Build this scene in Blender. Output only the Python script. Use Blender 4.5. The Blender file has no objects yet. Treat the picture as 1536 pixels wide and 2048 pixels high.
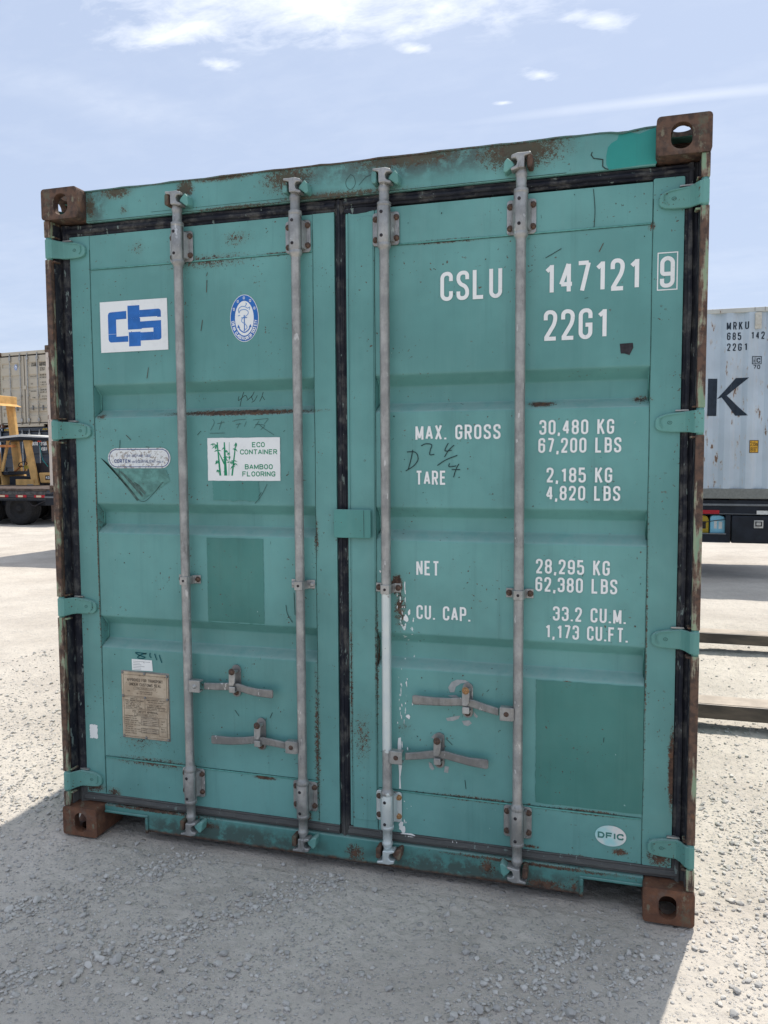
import bpy, bmesh, math, random
import numpy as np
from mathutils import Vector, Matrix
random.seed(7); RNG = np.random.default_rng(11)
scn = bpy.context.scene
COL = scn.collection
# ------------------------------------------------------------------ camera
cam = bpy.data.cameras.new('camera'); cob = bpy.data.objects.new('camera', cam); COL.objects.link(cob)
yaw, pitch, roll = -0.2852, -0.0718, -0.0058
f = Vector((math.sin(yaw)*math.cos(pitch), math.cos(yaw)*math.cos(pitch), math.sin(pitch)))
r = Vector((math.cos(yaw), -math.sin(yaw), 0)); u = r.cross(f)
r2 = math.cos(roll)*r + math.sin(roll)*u; u2 = -math.sin(roll)*r + math.cos(roll)*u
M = Matrix((r2, u2, -f)).transposed().to_4x4(); M.translation = Vector((2.1757, -2.6881, 1.5534))
cob.matrix_world = M
cam.sensor_fit = 'VERTICAL'; cam.sensor_height = 32.0; cam.lens = 1595.4294/2048*32.0
cam.clip_start = 0.05; cam.clip_end = 3000
scn.camera = cob
# ------------------------------------------------------------------ light
SUN = Vector((0.125, 0.50, 1.0)).normalized()
sun_el = math.asin(SUN.z); sun_az = math.atan2(SUN.x, SUN.y)
world = bpy.data.worlds.new('World'); scn.world = world; world.use_nodes = True
wt = world.node_tree; wt.nodes.clear()
def wn(t, **k):
    n = wt.nodes.new(t)
    for a, b in k.items(): setattr(n, a, b)
    return n
sky = wn('ShaderNodeTexSky', sky_type='NISHITA', sun_disc=False, sun_elevation=sun_el, sun_rotation=sun_az,
         air_density=1.0, dust_density=1.6, ozone_density=1.6, altitude=0)
tc = wn('ShaderNodeTexCoord')
sep = wn('ShaderNodeSeparateXYZ'); wt.links.new(tc.outputs['Generated'], sep.inputs[0])
def wmath(op, a, b=None, c=None, clamp=False):
    n = wn('ShaderNodeMath', operation=op); n.use_clamp = clamp
    for i, v in enumerate((a, b, c)):
        if v is None: continue
        if isinstance(v, (int, float)): n.inputs[i].default_value = v
        else: wt.links.new(v, n.inputs[i])
    return n.outputs[0]
# project the sky direction on a flat cloud sheet: p = dir.xy / (dir.z + .12)
den = wmath('ADD', wmath('MAXIMUM', sep.outputs[2], 0.0), 0.12)
px = wmath('DIVIDE', sep.outputs[0], den); py = wmath('DIVIDE', sep.outputs[1], den)
cmb = wn('ShaderNodeCombineXYZ'); wt.links.new(px, cmb.inputs[0]); wt.links.new(py, cmb.inputs[1])
def wnoise(vec, scale, detail, rough, dist=0.0):
    n = wn('ShaderNodeTexNoise'); n.inputs['Scale'].default_value = scale; n.inputs['Detail'].default_value = detail
    n.inputs['Roughness'].default_value = rough; n.inputs['Distortion'].default_value = dist
    wt.links.new(vec, n.inputs['Vector']); return n.outputs['Fac']
mp = wn('ShaderNodeMapping'); mp.inputs['Scale'].default_value = (1.0, 1.7, 1); mp.inputs['Rotation'].default_value = (0, 0, 0.25)
wt.links.new(cmb.outputs[0], mp.inputs['Vector'])
n_big = wnoise(mp.outputs[0], 1.6, 3, 0.5)
n_fine = wnoise(mp.outputs[0], 9.5, 10, 0.64, 0.3)
# the cirrus patch overhead: centred on a direction of the real sky, broken by noise
def wpatch(cx, cy, rx, ry, ang):
    m = wn('ShaderNodeMapping'); m.vector_type = 'TEXTURE'
    m.inputs['Location'].default_value = (cx, cy, 0); m.inputs['Rotation'].default_value = (0, 0, ang); m.inputs['Scale'].default_value = (rx, ry, 1)
    wt.links.new(cmb.outputs[0], m.inputs['Vector'])
    l = wn('ShaderNodeVectorMath', operation='LENGTH'); wt.links.new(m.outputs[0], l.inputs[0])
    return wmath('SUBTRACT', 1.0, l.outputs['Value'], clamp=True)
CLOUDS = [] #CLOUDPATCHES
pat = None
for c in ((-0.50, 1.385, 0.60, 0.185, 0.23), (-0.045, 1.565, 0.10, 0.05, 0.3), (-0.39, 1.56, 0.06, 0.030, 0.3), (-0.77, 1.495, 0.06, 0.035, 0.5), (-0.165, 1.715, 0.06, 0.035, 0.6), (-0.253, 1.80, 0.035, 0.014, 0.2), (-0.80, 1.38, 0.22, 0.07, 0.15)):
    q = wpatch(*c); pat = q if pat is None else wmath('MAXIMUM', pat, q)
cl = wmath('MULTIPLY', wmath('SUBTRACT', wmath('ADD', wmath('MULTIPLY', pat, 0.50), n_fine), 0.62), 2.6, clamp=True)
cl = wmath('MULTIPLY', cl, wmath('MULTIPLY', pat, 2.4, clamp=True))
# unseen cloud added above the frame, carrying the cirrus on to brighten the shade
ov = wn('ShaderNodeMapRange'); wt.links.new(sep.outputs[2], ov.inputs[0]); ov.inputs[1].default_value = 0.50; ov.inputs[2].default_value = 0.66
cl = wmath('MAXIMUM', cl, wmath('MULTIPLY', ov.outputs[0], wmath('MULTIPLY', wmath('SUBTRACT', n_big, 0.34), 3.4, clamp=True)))
# faint contrail veil low on the right
ctr = wpatch(0.10, 1.872, 0.50, 0.030, 0.02)
ctr2 = wmath('MULTIPLY', wpatch(-1.05, 1.55, 0.30, 0.10, 0.80), wmath('MULTIPLY', n_fine, 0.8))
veil = wmath('MULTIPLY', wmath('SUBTRACT', wmath('MULTIPLY_ADD', n_fine, 0.5, n_big), 0.68), 1.6, clamp=True)
cloud = wmath('ADD', wmath('MULTIPLY', cl, 0.70), wmath('MULTIPLY', veil, 0.22), clamp=True)
cloud = wmath('ADD', cloud, wmath('MULTIPLY', wmath('MAXIMUM', ctr, ctr2), 0.32), clamp=True)
SKYK = 1.0
haze_mix = wn('ShaderNodeMixRGB'); haze_mix.inputs['Fac'].default_value = 0.78
wt.links.new(sky.outputs[0], haze_mix.inputs['Color1']); haze_mix.inputs['Color2'].default_value = (4.6, 5.4, 7.05, 1)
cm = wn('ShaderNodeMixRGB'); wt.links.new(cloud, cm.inputs['Fac']); wt.links.new(haze_mix.outputs[0], cm.inputs['Color1'])
cm.inputs['Color2'].default_value = (8.8, 9.1, 9.6, 1)
bg = wn('ShaderNodeBackground'); bg.inputs['Strength'].default_value = 0.090
wt.links.new(cm.outputs[0], bg.inputs['Color'])
wo = wn('ShaderNodeOutputWorld'); wt.links.new(bg.outputs[0], wo.inputs[0])
sl = bpy.data.lights.new('sun', 'SUN'); sl.energy = 3.15; sl.angle = math.radians(0.6); sl.color = (1.0, 0.94, 0.85)
so = bpy.data.objects.new('sun', sl); COL.objects.link(so); so.rotation_euler = SUN.to_track_quat('Z', 'Y').to_euler(); so.location = (0, 0, 20)
scn.view_settings.view_transform = 'Standard'; scn.view_settings.look = 'None'
scn.view_settings.exposure = 0.57; scn.view_settings.gamma = 1.0; scn.view_settings.use_curve_mapping = False
scn.render.engine = 'CYCLES'
scn.cycles.max_bounces = 8; scn.cycles.diffuse_bounces = 5
# ------------------------------------------------------------------ materials
class NT:
    def __init__(s, name):
        s.m = bpy.data.materials.new(name); s.m.use_nodes = True; s.t = s.m.node_tree; s.t.nodes.clear()
        s.out = s.n('ShaderNodeOutputMaterial'); s.b = s.n('ShaderNodeBsdfPrincipled'); s.l(s.b.outputs[0], s.out.inputs[0])
        s.tc = s.n('ShaderNodeTexCoord'); s.co = s.tc.outputs['Object']
    def n(s, t, **k):
        n = s.t.nodes.new(t)
        for a, b in k.items(): setattr(n, a, b)
        return n
    def l(s, a, b): s.t.links.new(a, b)
    def put(s, sock, v):
        if isinstance(v, (int, float)): sock.default_value = v
        elif isinstance(v, (tuple, list)):
            sock.default_value = tuple(v) + ((1,) if len(v) == 3 and len(sock.default_value) == 4 else ())
        else: s.l(v, sock)
    def scale(s, v, sc=(1, 1, 1), loc=(0, 0, 0)):
        n = s.n('ShaderNodeMapping'); s.l(v, n.inputs[0]); n.inputs['Scale'].default_value = sc; n.inputs['Location'].default_value = loc; return n.outputs[0]
    def noise(s, sc, det=3, rough=.55, vec=None, dist=0):
        n = s.n('ShaderNodeTexNoise'); s.l(vec or s.co, n.inputs['Vector']); n.inputs['Scale'].default_value = sc
        n.inputs['Detail'].default_value = det; n.inputs['Roughness'].default_value = rough; n.inputs['Distortion'].default_value = dist
        return n.outputs['Fac']
    def vor(s, sc, vec=None, feat='F1', out='Distance'):
        n = s.n('ShaderNodeTexVoronoi'); n.feature = feat; s.l(vec or s.co, n.inputs['Vector']); n.inputs['Scale'].default_value = sc
        return n.outputs[out]
    def ma(s, op, a, b=None, c=None, clamp=False):
        n = s.n('ShaderNodeMath', operation=op); n.use_clamp = clamp
        for i, v in enumerate((a, b, c)):
            if v is not None: s.put(n.inputs[i], v)
        return n.outputs[0]
    def step(s, v, lo, hi, a=0.0, b=1.0):
        n = s.n('ShaderNodeMapRange'); n.interpolation_type = 'SMOOTHSTEP'
        for i, q in enumerate((v, lo, hi, a, b)): s.put(n.inputs[i], q)
        return n.outputs[0]
    def mix(s, f_, a, b, mode='MIX'):
        n = s.n('ShaderNodeMixRGB', blend_type=mode); s.put(n.inputs[0], f_); s.put(n.inputs[1], a); s.put(n.inputs[2], b); return n.outputs[0]
    def ell(s, cx, cz, rx, rz, k=1.0, axes='xz'):
        m = s.n('ShaderNodeVectorMath', operation='SUBTRACT'); s.l(s.co, m.inputs[0])
        m.inputs[1].default_value = (cx, 0, cz)
        q = s.n('ShaderNodeVectorMath', operation='MULTIPLY'); s.l(m.outputs[0], q.inputs[0]); q.inputs[1].default_value = (1/rx, 0, 1/rz)
        l = s.n('ShaderNodeVectorMath', operation='LENGTH'); s.l(q.outputs[0], l.inputs[0])
        return s.ma('MULTIPLY', s.ma('SUBTRACT', 1.0, l.outputs['Value'], clamp=True), k)
    def ells(s, L):
        o = None
        for e in L:
            q = s.ell(*e); o = q if o is None else s.ma('MAXIMUM', o, q)
        return o
    def bump(s, h, st=.3, d=.01, prev=None):
        n = s.n('ShaderNodeBump'); s.l(h, n.inputs['Height']); n.inputs['Strength'].default_value = st; n.inputs['Distance'].default_value = d
        if prev: s.l(prev, n.inputs['Normal'])
        return n.outputs[0]
    def fin(s, col, rough=.5, nrm=None, metal=0.0, spec=None):
        s.put(s.b.inputs['Base Color'], col); s.put(s.b.inputs['Roughness'], rough); s.put(s.b.inputs['Metallic'], metal)
        if nrm: s.l(nrm, s.b.inputs['Normal'])
        if spec is not None: s.b.inputs['Specular IOR Level'].default_value = spec
        return s.m
RUST_D = (0.055, 0.034, 0.025); RUST_M = (0.125, 0.070, 0.045); RUST_O = (0.24, 0.105, 0.040)
def rustcol(t, sc=40):
    a = t.mix(t.step(t.noise(sc, 5, .6), .38, .62), RUST_D, RUST_M)
    return t.mix(t.step(t.noise(sc*.55, 4, .6, t.scale(t.co, loc=(3, 1, 7))), .58, .74, 0, .6), a, RUST_O)
def paint(name, base, rusts=(), specks=.5, splat=(), grime=(), fade=1.12, rough=.42, extra=None, zrust=None, dirt=None):
    t = NT(name)
    lo = tuple(c*.82 for c in base); hi = tuple(min(1, c*fade+.012) for c in base)
    c = t.mix(t.step(t.noise(2.3, 4, .6), .3, .7), lo, hi)
    streak = t.noise(9, 5, .65, t.scale(t.co, (3.2, 3.2, .25)))
    c = t.mix(t.step(streak, .45, .75, 0, .35), c, tuple(min(1, x*.9+.04) for x in base))
    c = t.mix(t.step(t.noise(5, 6, .7, t.scale(t.co, (5, 5, .22), (4, 0, 2))), .52, .78, 0, .45), c, tuple(x*.62 for x in base))
    c = t.mix(t.step(t.noise(1.1, 3, .6, t.scale(t.co, (1, 1, 1), (8, 0, 3))), .35, .7, 0, .4), c, (base[0]*.62, base[1]*.78, base[2]*.78))
    # dust lying on every upward face
    ge = t.n('ShaderNodeNewGeometry'); gs = t.n('ShaderNodeSeparateXYZ'); t.l(ge.outputs['True Normal'], gs.inputs[0])
    c = t.mix(t.ma('MULTIPLY', t.step(gs.outputs[2], .15, .8), t.step(t.noise(20, 6, .7), .25, .6, .2, .6)), c, (.27, .39, .36))
    # grey dust smears and fine blotches
    c = t.mix(t.step(t.noise(26, 6, .7), .52, .8, 0, .22), c, (base[0]*.7+.03, base[1]*.7+.02, base[2]*.7+.02))
    n1 = t.noise(70, 6, .72); n2 = t.noise(260, 3, .65)
    sp = t.ma('MULTIPLY', t.step(t.noise(95, 2, .5), .70-.04*specks, .735-.03*specks), t.step(t.noise(5.5, 3, .6, t.scale(t.co, loc=(5, 5, 5))), .5, .62))
    mask = t.ma('MULTIPLY', sp, .9)
    if rusts:
        e = t.ells(rusts)
        k = t.ma('ADD', e, t.ma('MULTIPLY', t.ma('SUBTRACT', t.ma('ADD', t.ma('MULTIPLY', n1, .55), t.ma('MULTIPLY', n2, .45)), .5), 3.2))
        k = t.ma('MULTIPLY', t.step(k, .38, .58), t.step(e, .02, .12))
        mask = t.ma('MAXIMUM', mask, k)
        halo = t.ma('MULTIPLY', t.step(e, .05, .7), .5)
        c = t.mix(halo, c, (base[0]*.6+.05, base[1]*.5+.03, base[2]*.45+.02))
    if zrust:
        sx = t.n('ShaderNodeSeparateXYZ'); t.l(t.co, sx.inputs[0])
        zz = t.ma('ADD', sx.outputs[2], t.ma('MULTIPLY', t.ma('SUBTRACT', t.noise(14, 6, .7), .5), zrust[2]))
        mask = t.ma('MAXIMUM', mask, t.step(zz, zrust[0], zrust[1], *( (1, 0) if zrust[3] < 0 else (0, 1))))
    if grime:
        g = t.ells(grime); g = t.ma('MULTIPLY', g, t.step(t.noise(18, 6, .7), .3, .6))
        c = t.mix(t.step(g, .0, .8, 0, .75), c, (.055, .058, .05))
    c = t.mix(mask, c, rustcol(t, 60) if not dirt else t.mix(t.step(t.noise(35, 5, .65), .50, .70), dirt, rustcol(t, 60)))
    if splat:
        s1 = t.ells(splat); nn = t.noise(75, 3, .5, t.scale(t.co, (1, 1, .38)))
        w = t.ma('MULTIPLY', t.step(t.ma('ADD', nn, t.ma('MULTIPLY', s1, .28)), .70, .73), t.step(s1, .02, .1))
        c = t.mix(w, c, (.66, .72, .70))
    h = t.ma('ADD', t.noise(38, 4, .6), t.ma('MULTIPLY', mask, .8))
    return t.fin(c, t.ma('ADD', t.ma('MULTIPLY', mask, .4), t.step(t.noise(12, 4, .6), .2, .8, rough-.08, rough+.14)), t.bump(h, .22, .0022), spec=.4)
GREEN = (0.130, 0.332, 0.308)
M_door = paint('green_door_paint', GREEN, rusts=[
    (.80, 1.716, .44, .016, 1.25), (1.92, 1.722, .07, .014, 1.2), (2.245, 1.73, .05, .02, .8), (.19, 1.71, .03, .02, .8),
    (.68, 2.285, .30, .04, .62), (.80, 2.36, .10, .05, .5), (.38, 2.36, .05, .05, .45), (.95, 2.29, .1, .012, .9), (1.6, 2.287, .20, .012, .9), (2.27, 2.28, .02, .02, .9),
    (.40, .315, .30, .03, .72), (.33, .40, .15, .08, .42), (.88, .306, .07, .012, 1.2), (1.7, .318, .30, .014, 1.0), (2.1, .318, .2, .014, 1.1), (1.44, .56, .05, .05, .4),
    (.10, .18, .1, .03, .8), (.20, .17, .05, .03, .8), (1.415, 1.085, .030, .05, 1.5), (1.425, 1.00, .035, .12, .75), (2.362, .50, .016, .20, 1.3), (2.33, .19, .06, .05, .9),
    (2.20, .19, .04, .02, 1.0), (2.02, .765, .03, .014, 1.3), (1.28, .50, .05, .16, .55), (1.10, .46, .02, .5, .7), (1.105, 1.25, .014, .12, .8), (1.237, .7, .012, .6, .6),
    (1.337, .8, .012, .45, .7), (2.05, .15, .1, .02, .8), (1.9, .17, .05, .01, .9), (1.05, .17, .04, .05, .8), (.158, 1.2, .006, .8, .8), (2.275, .9, .006, .8, .6)],
    specks=.7, splat=[(1.442, .93, .05, .18, .45), (1.43, .70, .03, .22, .4), (1.46, .22, .03, .06, .5)])
M_header = paint('green_header_paint', GREEN, rusts=[
    (1.85, 2.562, .22, .10, 1.05), (1.46, 2.575, .32, .05, .95), (1.02, 2.55, .16, .08, .9), (.30, 2.57, .11, .04, .9), (.60, 2.555, .05, .045, 1.2), (.33, 2.50, .03, .03, .6),
    (.18, 2.53, .04, .09, .8), (2.20, 2.59, .08, .02, 1.2), (.75, 2.58, .2, .02, .9), (1.2, 2.475, .4, .02, .8), (.8, 2.47, .3, .012, .8)], specks=.6,
    zrust=(2.580, 2.586, .016, 1), dirt=(.085, .080, .055), grime=[(1.5, 2.56, .7, .08, 1.0), (1.2, 2.47, .3, .04, .9), (.2, 2.52, .08, .1, .9)])
M_sill = paint('green_sill_paint', (.088, .265, .24), rusts=[
    (1.95, .045, .12, .03, .9), (1.25, .06, .06, .06, .8), (.62, .09, .1, .02, .9), (.4, .118, .4, .010, .9), (1.9, .112, .5, .012, .9), (2.05, .05, .05, .08, .55), (1.75, .08, .05, .05, .8)],
    specks=.6, zrust=(.03, .046, .03, -1), grime=[(.7, .06, .6, .07, 1.3), (1.7, .06, .6, .06, 1.3)])
M_lip = paint('header_lip_paint', (.075, .17, .145), specks=1, rusts=[(1.2, 2.58, 1.3, .05, .85)], dirt=(.09, .075, .055))
M_side = paint('green_side_paint', (.11, .29, .25), specks=1.0)
M_hinge = paint('green_hinge_paint', (.13, .325, .285), specks=1.3, grime=[], rough=.5)
def post_mat():
    t = NT('rusty_post_paint')
    st = t.scale(t.co, (1, 1, .12))
    k = t.ma('ADD', t.ma('MULTIPLY', t.noise(42, 6, .65, st), .65), t.ma('MULTIPLY', t.noise(9, 5, .7), .38))
    c = t.mix(t.step(t.noise(30, 5, .6, st), .35, .65), (.20, .31, .20), (.29, .35, .22))
    c = t.mix(t.step(k, .43, .465), c, (.25, .21, .15))
    c = t.mix(t.step(k, .455, .50), c, rustcol(t, 45))
    return t.fin(c, .7, t.bump(k, .5, .004))
M_post = post_mat()
def cast_mat(name='rusted_casting_steel', red=False):
    t = NT(name)
    c = rustcol(t, 28)
    if red: c = t.mix(.65, c, t.mix(t.step(t.noise(24, 5, .65), .35, .65), (.105, .042, .022), (.21, .085, .040)))
    c = t.mix(t.step(t.noise(16, 6, .7), .52, .7, 0, .7), c, (.13, .095, .075))
    c = t.mix(t.step(t.noise(22, 6, .72, t.scale(t.co, (1, 1, .4), (4, 2, 1))), .57, .63, 0, .75), c, (.20, .19, .13))
    c = t.mix(t.step(t.noise(9, 5, .7, t.scale(t.co, (1, 1, .6), (1, 7, 1))), .56, .64, 0, .6), c, (.10, .13, .09))
    return t.fin(c, .8, t.bump(t.noise(60, 6, .7), .6, .004))
M_cast = cast_mat(); M_cast_r = cast_mat('red_rusted_casting_steel', True)
def rubber_mat():
    t = NT('black_rubber_gasket')
    c = t.mix(t.step(t.noise(12, 5, .65), .35, .7), (.012, .014, .022), (.035, .037, .042))
    k = t.noise(30, 6, .7, t.scale(t.co, (.5, 1, .5)))
    c = t.mix(t.step(k, .48, .66, 0, .8), c, (.105, .103, .096))
    sx = t.n('ShaderNodeSeparateXYZ'); t.l(t.co, sx.inputs[0])
    c = t.mix(t.step(t.ma('ADD', sx.outputs[2], t.ma('MULTIPLY', t.noise(12, 4), .05)), .26, .15, 0, .8), c, (.12, .12, .112))
    c = t.mix(t.ma('MULTIPLY', t.step(t.noise(48, 3, .6, t.scale(t.co, (1, 1, .35))), .655, .67), .8), c, (.20, .25, .23))
    return t.fin(c, .65, t.bump(t.noise(50, 5, .7), .4, .003), spec=.2)
M_rub = rubber_mat()
def galv(name, base=.37, white=None):
    t = NT(name)
    c = t.mix(t.step(t.noise(14, 6, .7), .35, .68), (base*.72, base*.725, base*.70), (base*1.12, base*1.12, base*1.07))
    c = t.mix(t.step(t.noise(70, 4, .7, t.scale(t.co, (1, 1, .35))), .5, .72, 0, .5), c, (base*.55, base*.54, base*.55))
    c = t.mix(t.step(t.noise(24, 6, .75, t.scale(t.co, (1, 1, .18), (2, 5, 1))), .60, .66, 0, .6), c, (.15, .145, .14))
    c = t.mix(t.step(t.noise(40, 3, .6, t.scale(t.co, (1, 1, .4), (7, 1, 3))), .67, .69, 0, .7), c, (.62, .62, .6))
    if white:
        sx = t.n('ShaderNodeSeparateXYZ'); t.l(t.co, sx.inputs[0])
        z = t.ma('ADD', sx.outputs[2], t.ma('MULTIPLY', t.ma('SUBTRACT', t.noise(35, 4, .6), .5), .07))
        m = None
        for a, b in white:
            q = t.ma('MULTIPLY', t.step(z, a, a+.004), t.step(z, b, b+.004, 1, 0)); m = q if m is None else t.ma('MAXIMUM', m, q)
        m = t.ma('MULTIPLY', m, t.step(t.noise(48, 5, .65), .66, .68, 1, .1))
        c = t.mix(m, c, (.60, .66, .65))
    return t.fin(c, t.step(t.noise(20, 4), .3, .7, .34, .56), t.bump(t.noise(110, 4, .6), .25, .001), metal=.5)
M_galv = galv('galvanised_steel'); M_galv_w = galv('white_splashed_galvanised_steel', white=[(.475, 1.055), (.02, .315)])
M_galv_c = galv('clean_galvanised_steel', .42); M_white_br = galv('white_painted_bracket', white=[(-1, 1)])
M_galv_d = galv('dull_weathered_steel', .27)
def flat(name, c, rough=.5, metal=0, var=.12, sc=30, bumpy=.15):
    t = NT(name)
    return t.fin(t.mix(t.step(t.noise(sc, 4, .6), .3, .7), tuple(x*(1-var) for x in c), tuple(min(1, x*(1+var)) for x in c)), rough, t.bump(t.noise(sc*2, 3), bumpy, .002), metal, spec=.22)
def rustbolt():
    t = NT('rusted_bolt'); return t.fin(rustcol(t, 150), .7, t.bump(t.noise(200, 3), .5, .001))
M_bolt = rustbolt()
M_bolt_o = flat('orange_rust_bolt', (.36, .20, .09), .7, 0, .4, 200)
M_let = NT('white_vinyl_lettering')
M_let = M_let.fin(M_let.mix(M_let.step(M_let.noise(120, 5, .7), .62, .70, 0, .6), (.84, .85, .82), (.45, .55, .5)), .5)
M_sti = NT('white_sticker'); M_sti = M_sti.fin(M_sti.mix(M_sti.step(M_sti.noise(22, 6, .7), .5, .8, 0, .5), (.82, .84, .82), (.60, .63, .61)), .4)
M_blue = flat('blue_print', (.030, .150, .46), .4, 0, .12, 25, .0)
M_lblue = flat('light_blue_print', (.16, .33, .62), .45, 0, .1, 25, 0)
M_grn = flat('green_print', (.015, .26, .13), .45, 0, .1, 40, 0)
M_navyp = flat('navy_print', (.05, .09, .22), .5, 0, .3, 150, 0)
M_blk = flat('black_print', (.03, .025, .02), .6, 0, .3, 200, 0)
M_pen = flat('dark_marker', (.020, .045, .045), .6, 0, .3, 150, 0); M_pen_t = flat('teal_marker', (.01, .10, .11), .6, 0, .2, 150, 0)
M_pgreen = paint('darker_green_patch_paint', (.055, .215, .185), specks=.2, fade=1.06)
M_teal = paint('fresh_teal_paint', (.02, .29, .25), specks=.2)
M_brushed = paint('brushed_green_paint', (.080, .275, .245), specks=.2)
M_primer = flat('grey_primer', (.36, .38, .37), .6, 0, .12, 60)
M_tar = flat('black_tar', (.035, .032, .036), .6, 0, .3, 60, .5)
M_scr = flat('scratch_dark', (.030, .052, .045), .7, 0, .4, 90); M_scr_r = flat('scratch_rust', (.09, .038, .02), .8, 0, .4, 90); M_scr_l = flat('scratch_pale', (.26, .42, .39), .6, 0, .2, 60)
def plate_mat():
    t = NT('tarnished_data_plate')
    c = t.mix(t.step(t.noise(20, 5, .6), .35, .65), (.40, .32, .23), (.52, .44, .33))
    c = t.mix(t.step(t.noise(90, 5, .7), .60, .66, 0, .8), c, (.13, .085, .05)); return t.fin(c, .45, metal=.2)
M_plate = plate_mat()
def worn_sticker():
    t = NT('worn_sticker'); c = t.mix(t.step(t.noise(60, 6, .75, dist=1.2), .52, .58), (.72, .75, .74), (.36, .33, .29)); return t.fin(c, .55)
M_worn = worn_sticker()
M_seam = flat('seam_sealant', (.035, .10, .085), .6, 0, .5, 60); M_seam_l = flat('weld_ridge', (.13, .36, .32), .5, 0, .15, 60)
# ------------------------------------------------------------------ mesh helpers
class MB:
    def __init__(s): s.v = []; s.f = []; s.mi = []; s.sm = []
    def add(s, vs, fs, mi=0, sm=False):
        o = len(s.v); s.v += [tuple(v) for v in vs]
        for q in fs: s.f.append(tuple(i+o for i in q)); s.mi.append(mi); s.sm.append(sm)
        return s
    def box(s, x0, x1, y0, y1, z0, z1, mi=0):
        vs = [(x, y, z) for x in (x0, x1) for y in (y0, y1) for z in (z0, z1)]
        return s.add(vs, [(0, 1, 3, 2), (4, 6, 7, 5), (0, 4, 5, 1), (2, 3, 7, 6), (0, 2, 6, 4), (1, 5, 7, 3)], mi)
    def prism(s, poly, y0, y1, mi=0, axis='y', sm=False):
        """poly of (a,b) ccw; extruded along axis. y: (x,z)  z: (x,y)  x: (y,z)"""
        n = len(poly)
        def P(a, b, d): return {'y': (a, d, b), 'z': (a, b, d), 'x': (d, a, b)}[axis]
        vs = [P(a, b, y0) for a, b in poly] + [P(a, b, y1) for a, b in poly]
        fs = [tuple(range(n)), tuple(range(2*n-1, n-1, -1))]
        s.add(vs, fs, mi); o = len(s.v)-2*n
        for i in range(n):
            j = (i+1) % n; s.f.append((o+i, o+n+i, o+n+j, o+j)); s.mi.append(mi); s.sm.append(sm)
        return s
    def lathe(s, prof, c, axis='z', n=20, mi=0, caps=True):
        """prof [(d, r)] along axis at centre c"""
        vs = []
        for d, rr in prof:
            for k in range(n):
                a = 2*math.pi*k/n; ca, sa = rr*math.cos(a), rr*math.sin(a)
                vs.append({'z': (c[0]+ca, c[1]+sa, c[2]+d), 'y': (c[0]+ca, c[1]+d, c[2]+sa), 'x': (c[0]+d, c[1]+ca, c[2]+sa)}[axis])
        fs = []
        for i in range(len(prof)-1):
            for k in range(n): fs.append((i*n+k, i*n+(k+1) % n, (i+1)*n+(k+1) % n, (i+1)*n+k))
        s.add(vs, fs, mi, True)
        if caps:
            o = len(s.v)-len(vs); m = len(prof)-1
            s.f.append(tuple(o+k for k in range(n-1, -1, -1))); s.mi.append(mi); s.sm.append(False)
            s.f.append(tuple(o+m*n+k for k in range(n))); s.mi.append(mi); s.sm.append(False)
        return s
    def tube(s, pts, rad, n=8, mi=0):
        pts = [Vector(p) for p in pts]; vs = []; fs = []
        for i, p in enumerate(pts):
            t = (pts[min(i+1, len(pts)-1)]-pts[max(i-1, 0)]).normalized()
            up = Vector((0, 0, 1)) if abs(t.z) < .9 else Vector((0, 1, 0)); a = t.cross(up).normalized(); b = t.cross(a)
            R_ = rad[i] if isinstance(rad, (list, tuple)) else rad
            for k in range(n):
                w = 2*math.pi*k/n; vs.append(p+a*R_*math.cos(w)+b*R_*math.sin(w))
        for i in range(len(pts)-1):
            for k in range(n): fs.append((i*n+k, i*n+(k+1) % n, (i+1)*n+(k+1) % n, (i+1)*n+k))
        fs += [tuple(range(n-1, -1, -1)), tuple((len(pts)-1)*n+k for k in range(n))]
        return s.add(vs, fs, mi, True)
    def sweep(s, pts, hh, th, mi=0):
        """flat bar: pts (x,y,z), half height list hh, thickness th in y"""
        vs = []; fs = []; n = len(pts)
        for (x, y, z), h in zip(pts, hh): vs += [(x, y, z-h), (x, y, z+h), (x, y+th, z+h), (x, y+th, z-h)]
        for i in range(n-1):
            for k in range(4): fs.append((i*4+k, i*4+(k+1) % 4, (i+1)*4+(k+1) % 4, (i+1)*4+k))
        fs += [(3, 2, 1, 0), tuple((n-1)*4+k for k in range(4))]
        return s.add(vs, fs, mi)
    def obj(s, name, mats, parent=None, bevel=0, seg=2, fix=True):
        me = bpy.data.meshes.new(name); me.from_pydata(s.v, [], s.f)
        for m in (mats if isinstance(mats, (list, tuple)) else [mats]): me.materials.append(m)
        me.polygons.foreach_set('material_index', s.mi); me.polygons.foreach_set('use_smooth', s.sm)
        if fix:
            bm = bmesh.new(); bm.from_mesh(me); bmesh.ops.recalc_face_normals(bm, faces=bm.faces); bm.to_mesh(me); bm.free()
        me.update(); o = bpy.data.objects.new(name, me); COL.objects.link(o)
        if parent: o.parent = parent
        if bevel:
            b = o.modifiers.new('bevel', 'BEVEL'); b.width = bevel; b.segments = seg; b.limit_method = 'ANGLE'; b.angle_limit = math.radians(35)
            b.use_clamp_overlap = True
        return o
def dup(o, parent, loc=None, rz=None, scale=None, name=None):
    c = o.copy(); COL.objects.link(c); c.parent = parent
    if loc is not None: c.location = loc
    if rz is not None: c.rotation_euler = (0, 0, rz)
    if scale: c.scale = scale
    return c
def thing(name, label, cat, loc=(0, 0, 0), rz=0, group=None):
    o = bpy.data.objects.new(name, None); COL.objects.link(o); o.location = loc; o.rotation_euler = (0, 0, rz); o.empty_display_size = .3
    o['label'] = label; o['category'] = cat
    if group: o['group'] = group
    return o
def tag(o, **k):
    for a, b in k.items(): o[a] = b
    return o
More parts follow.
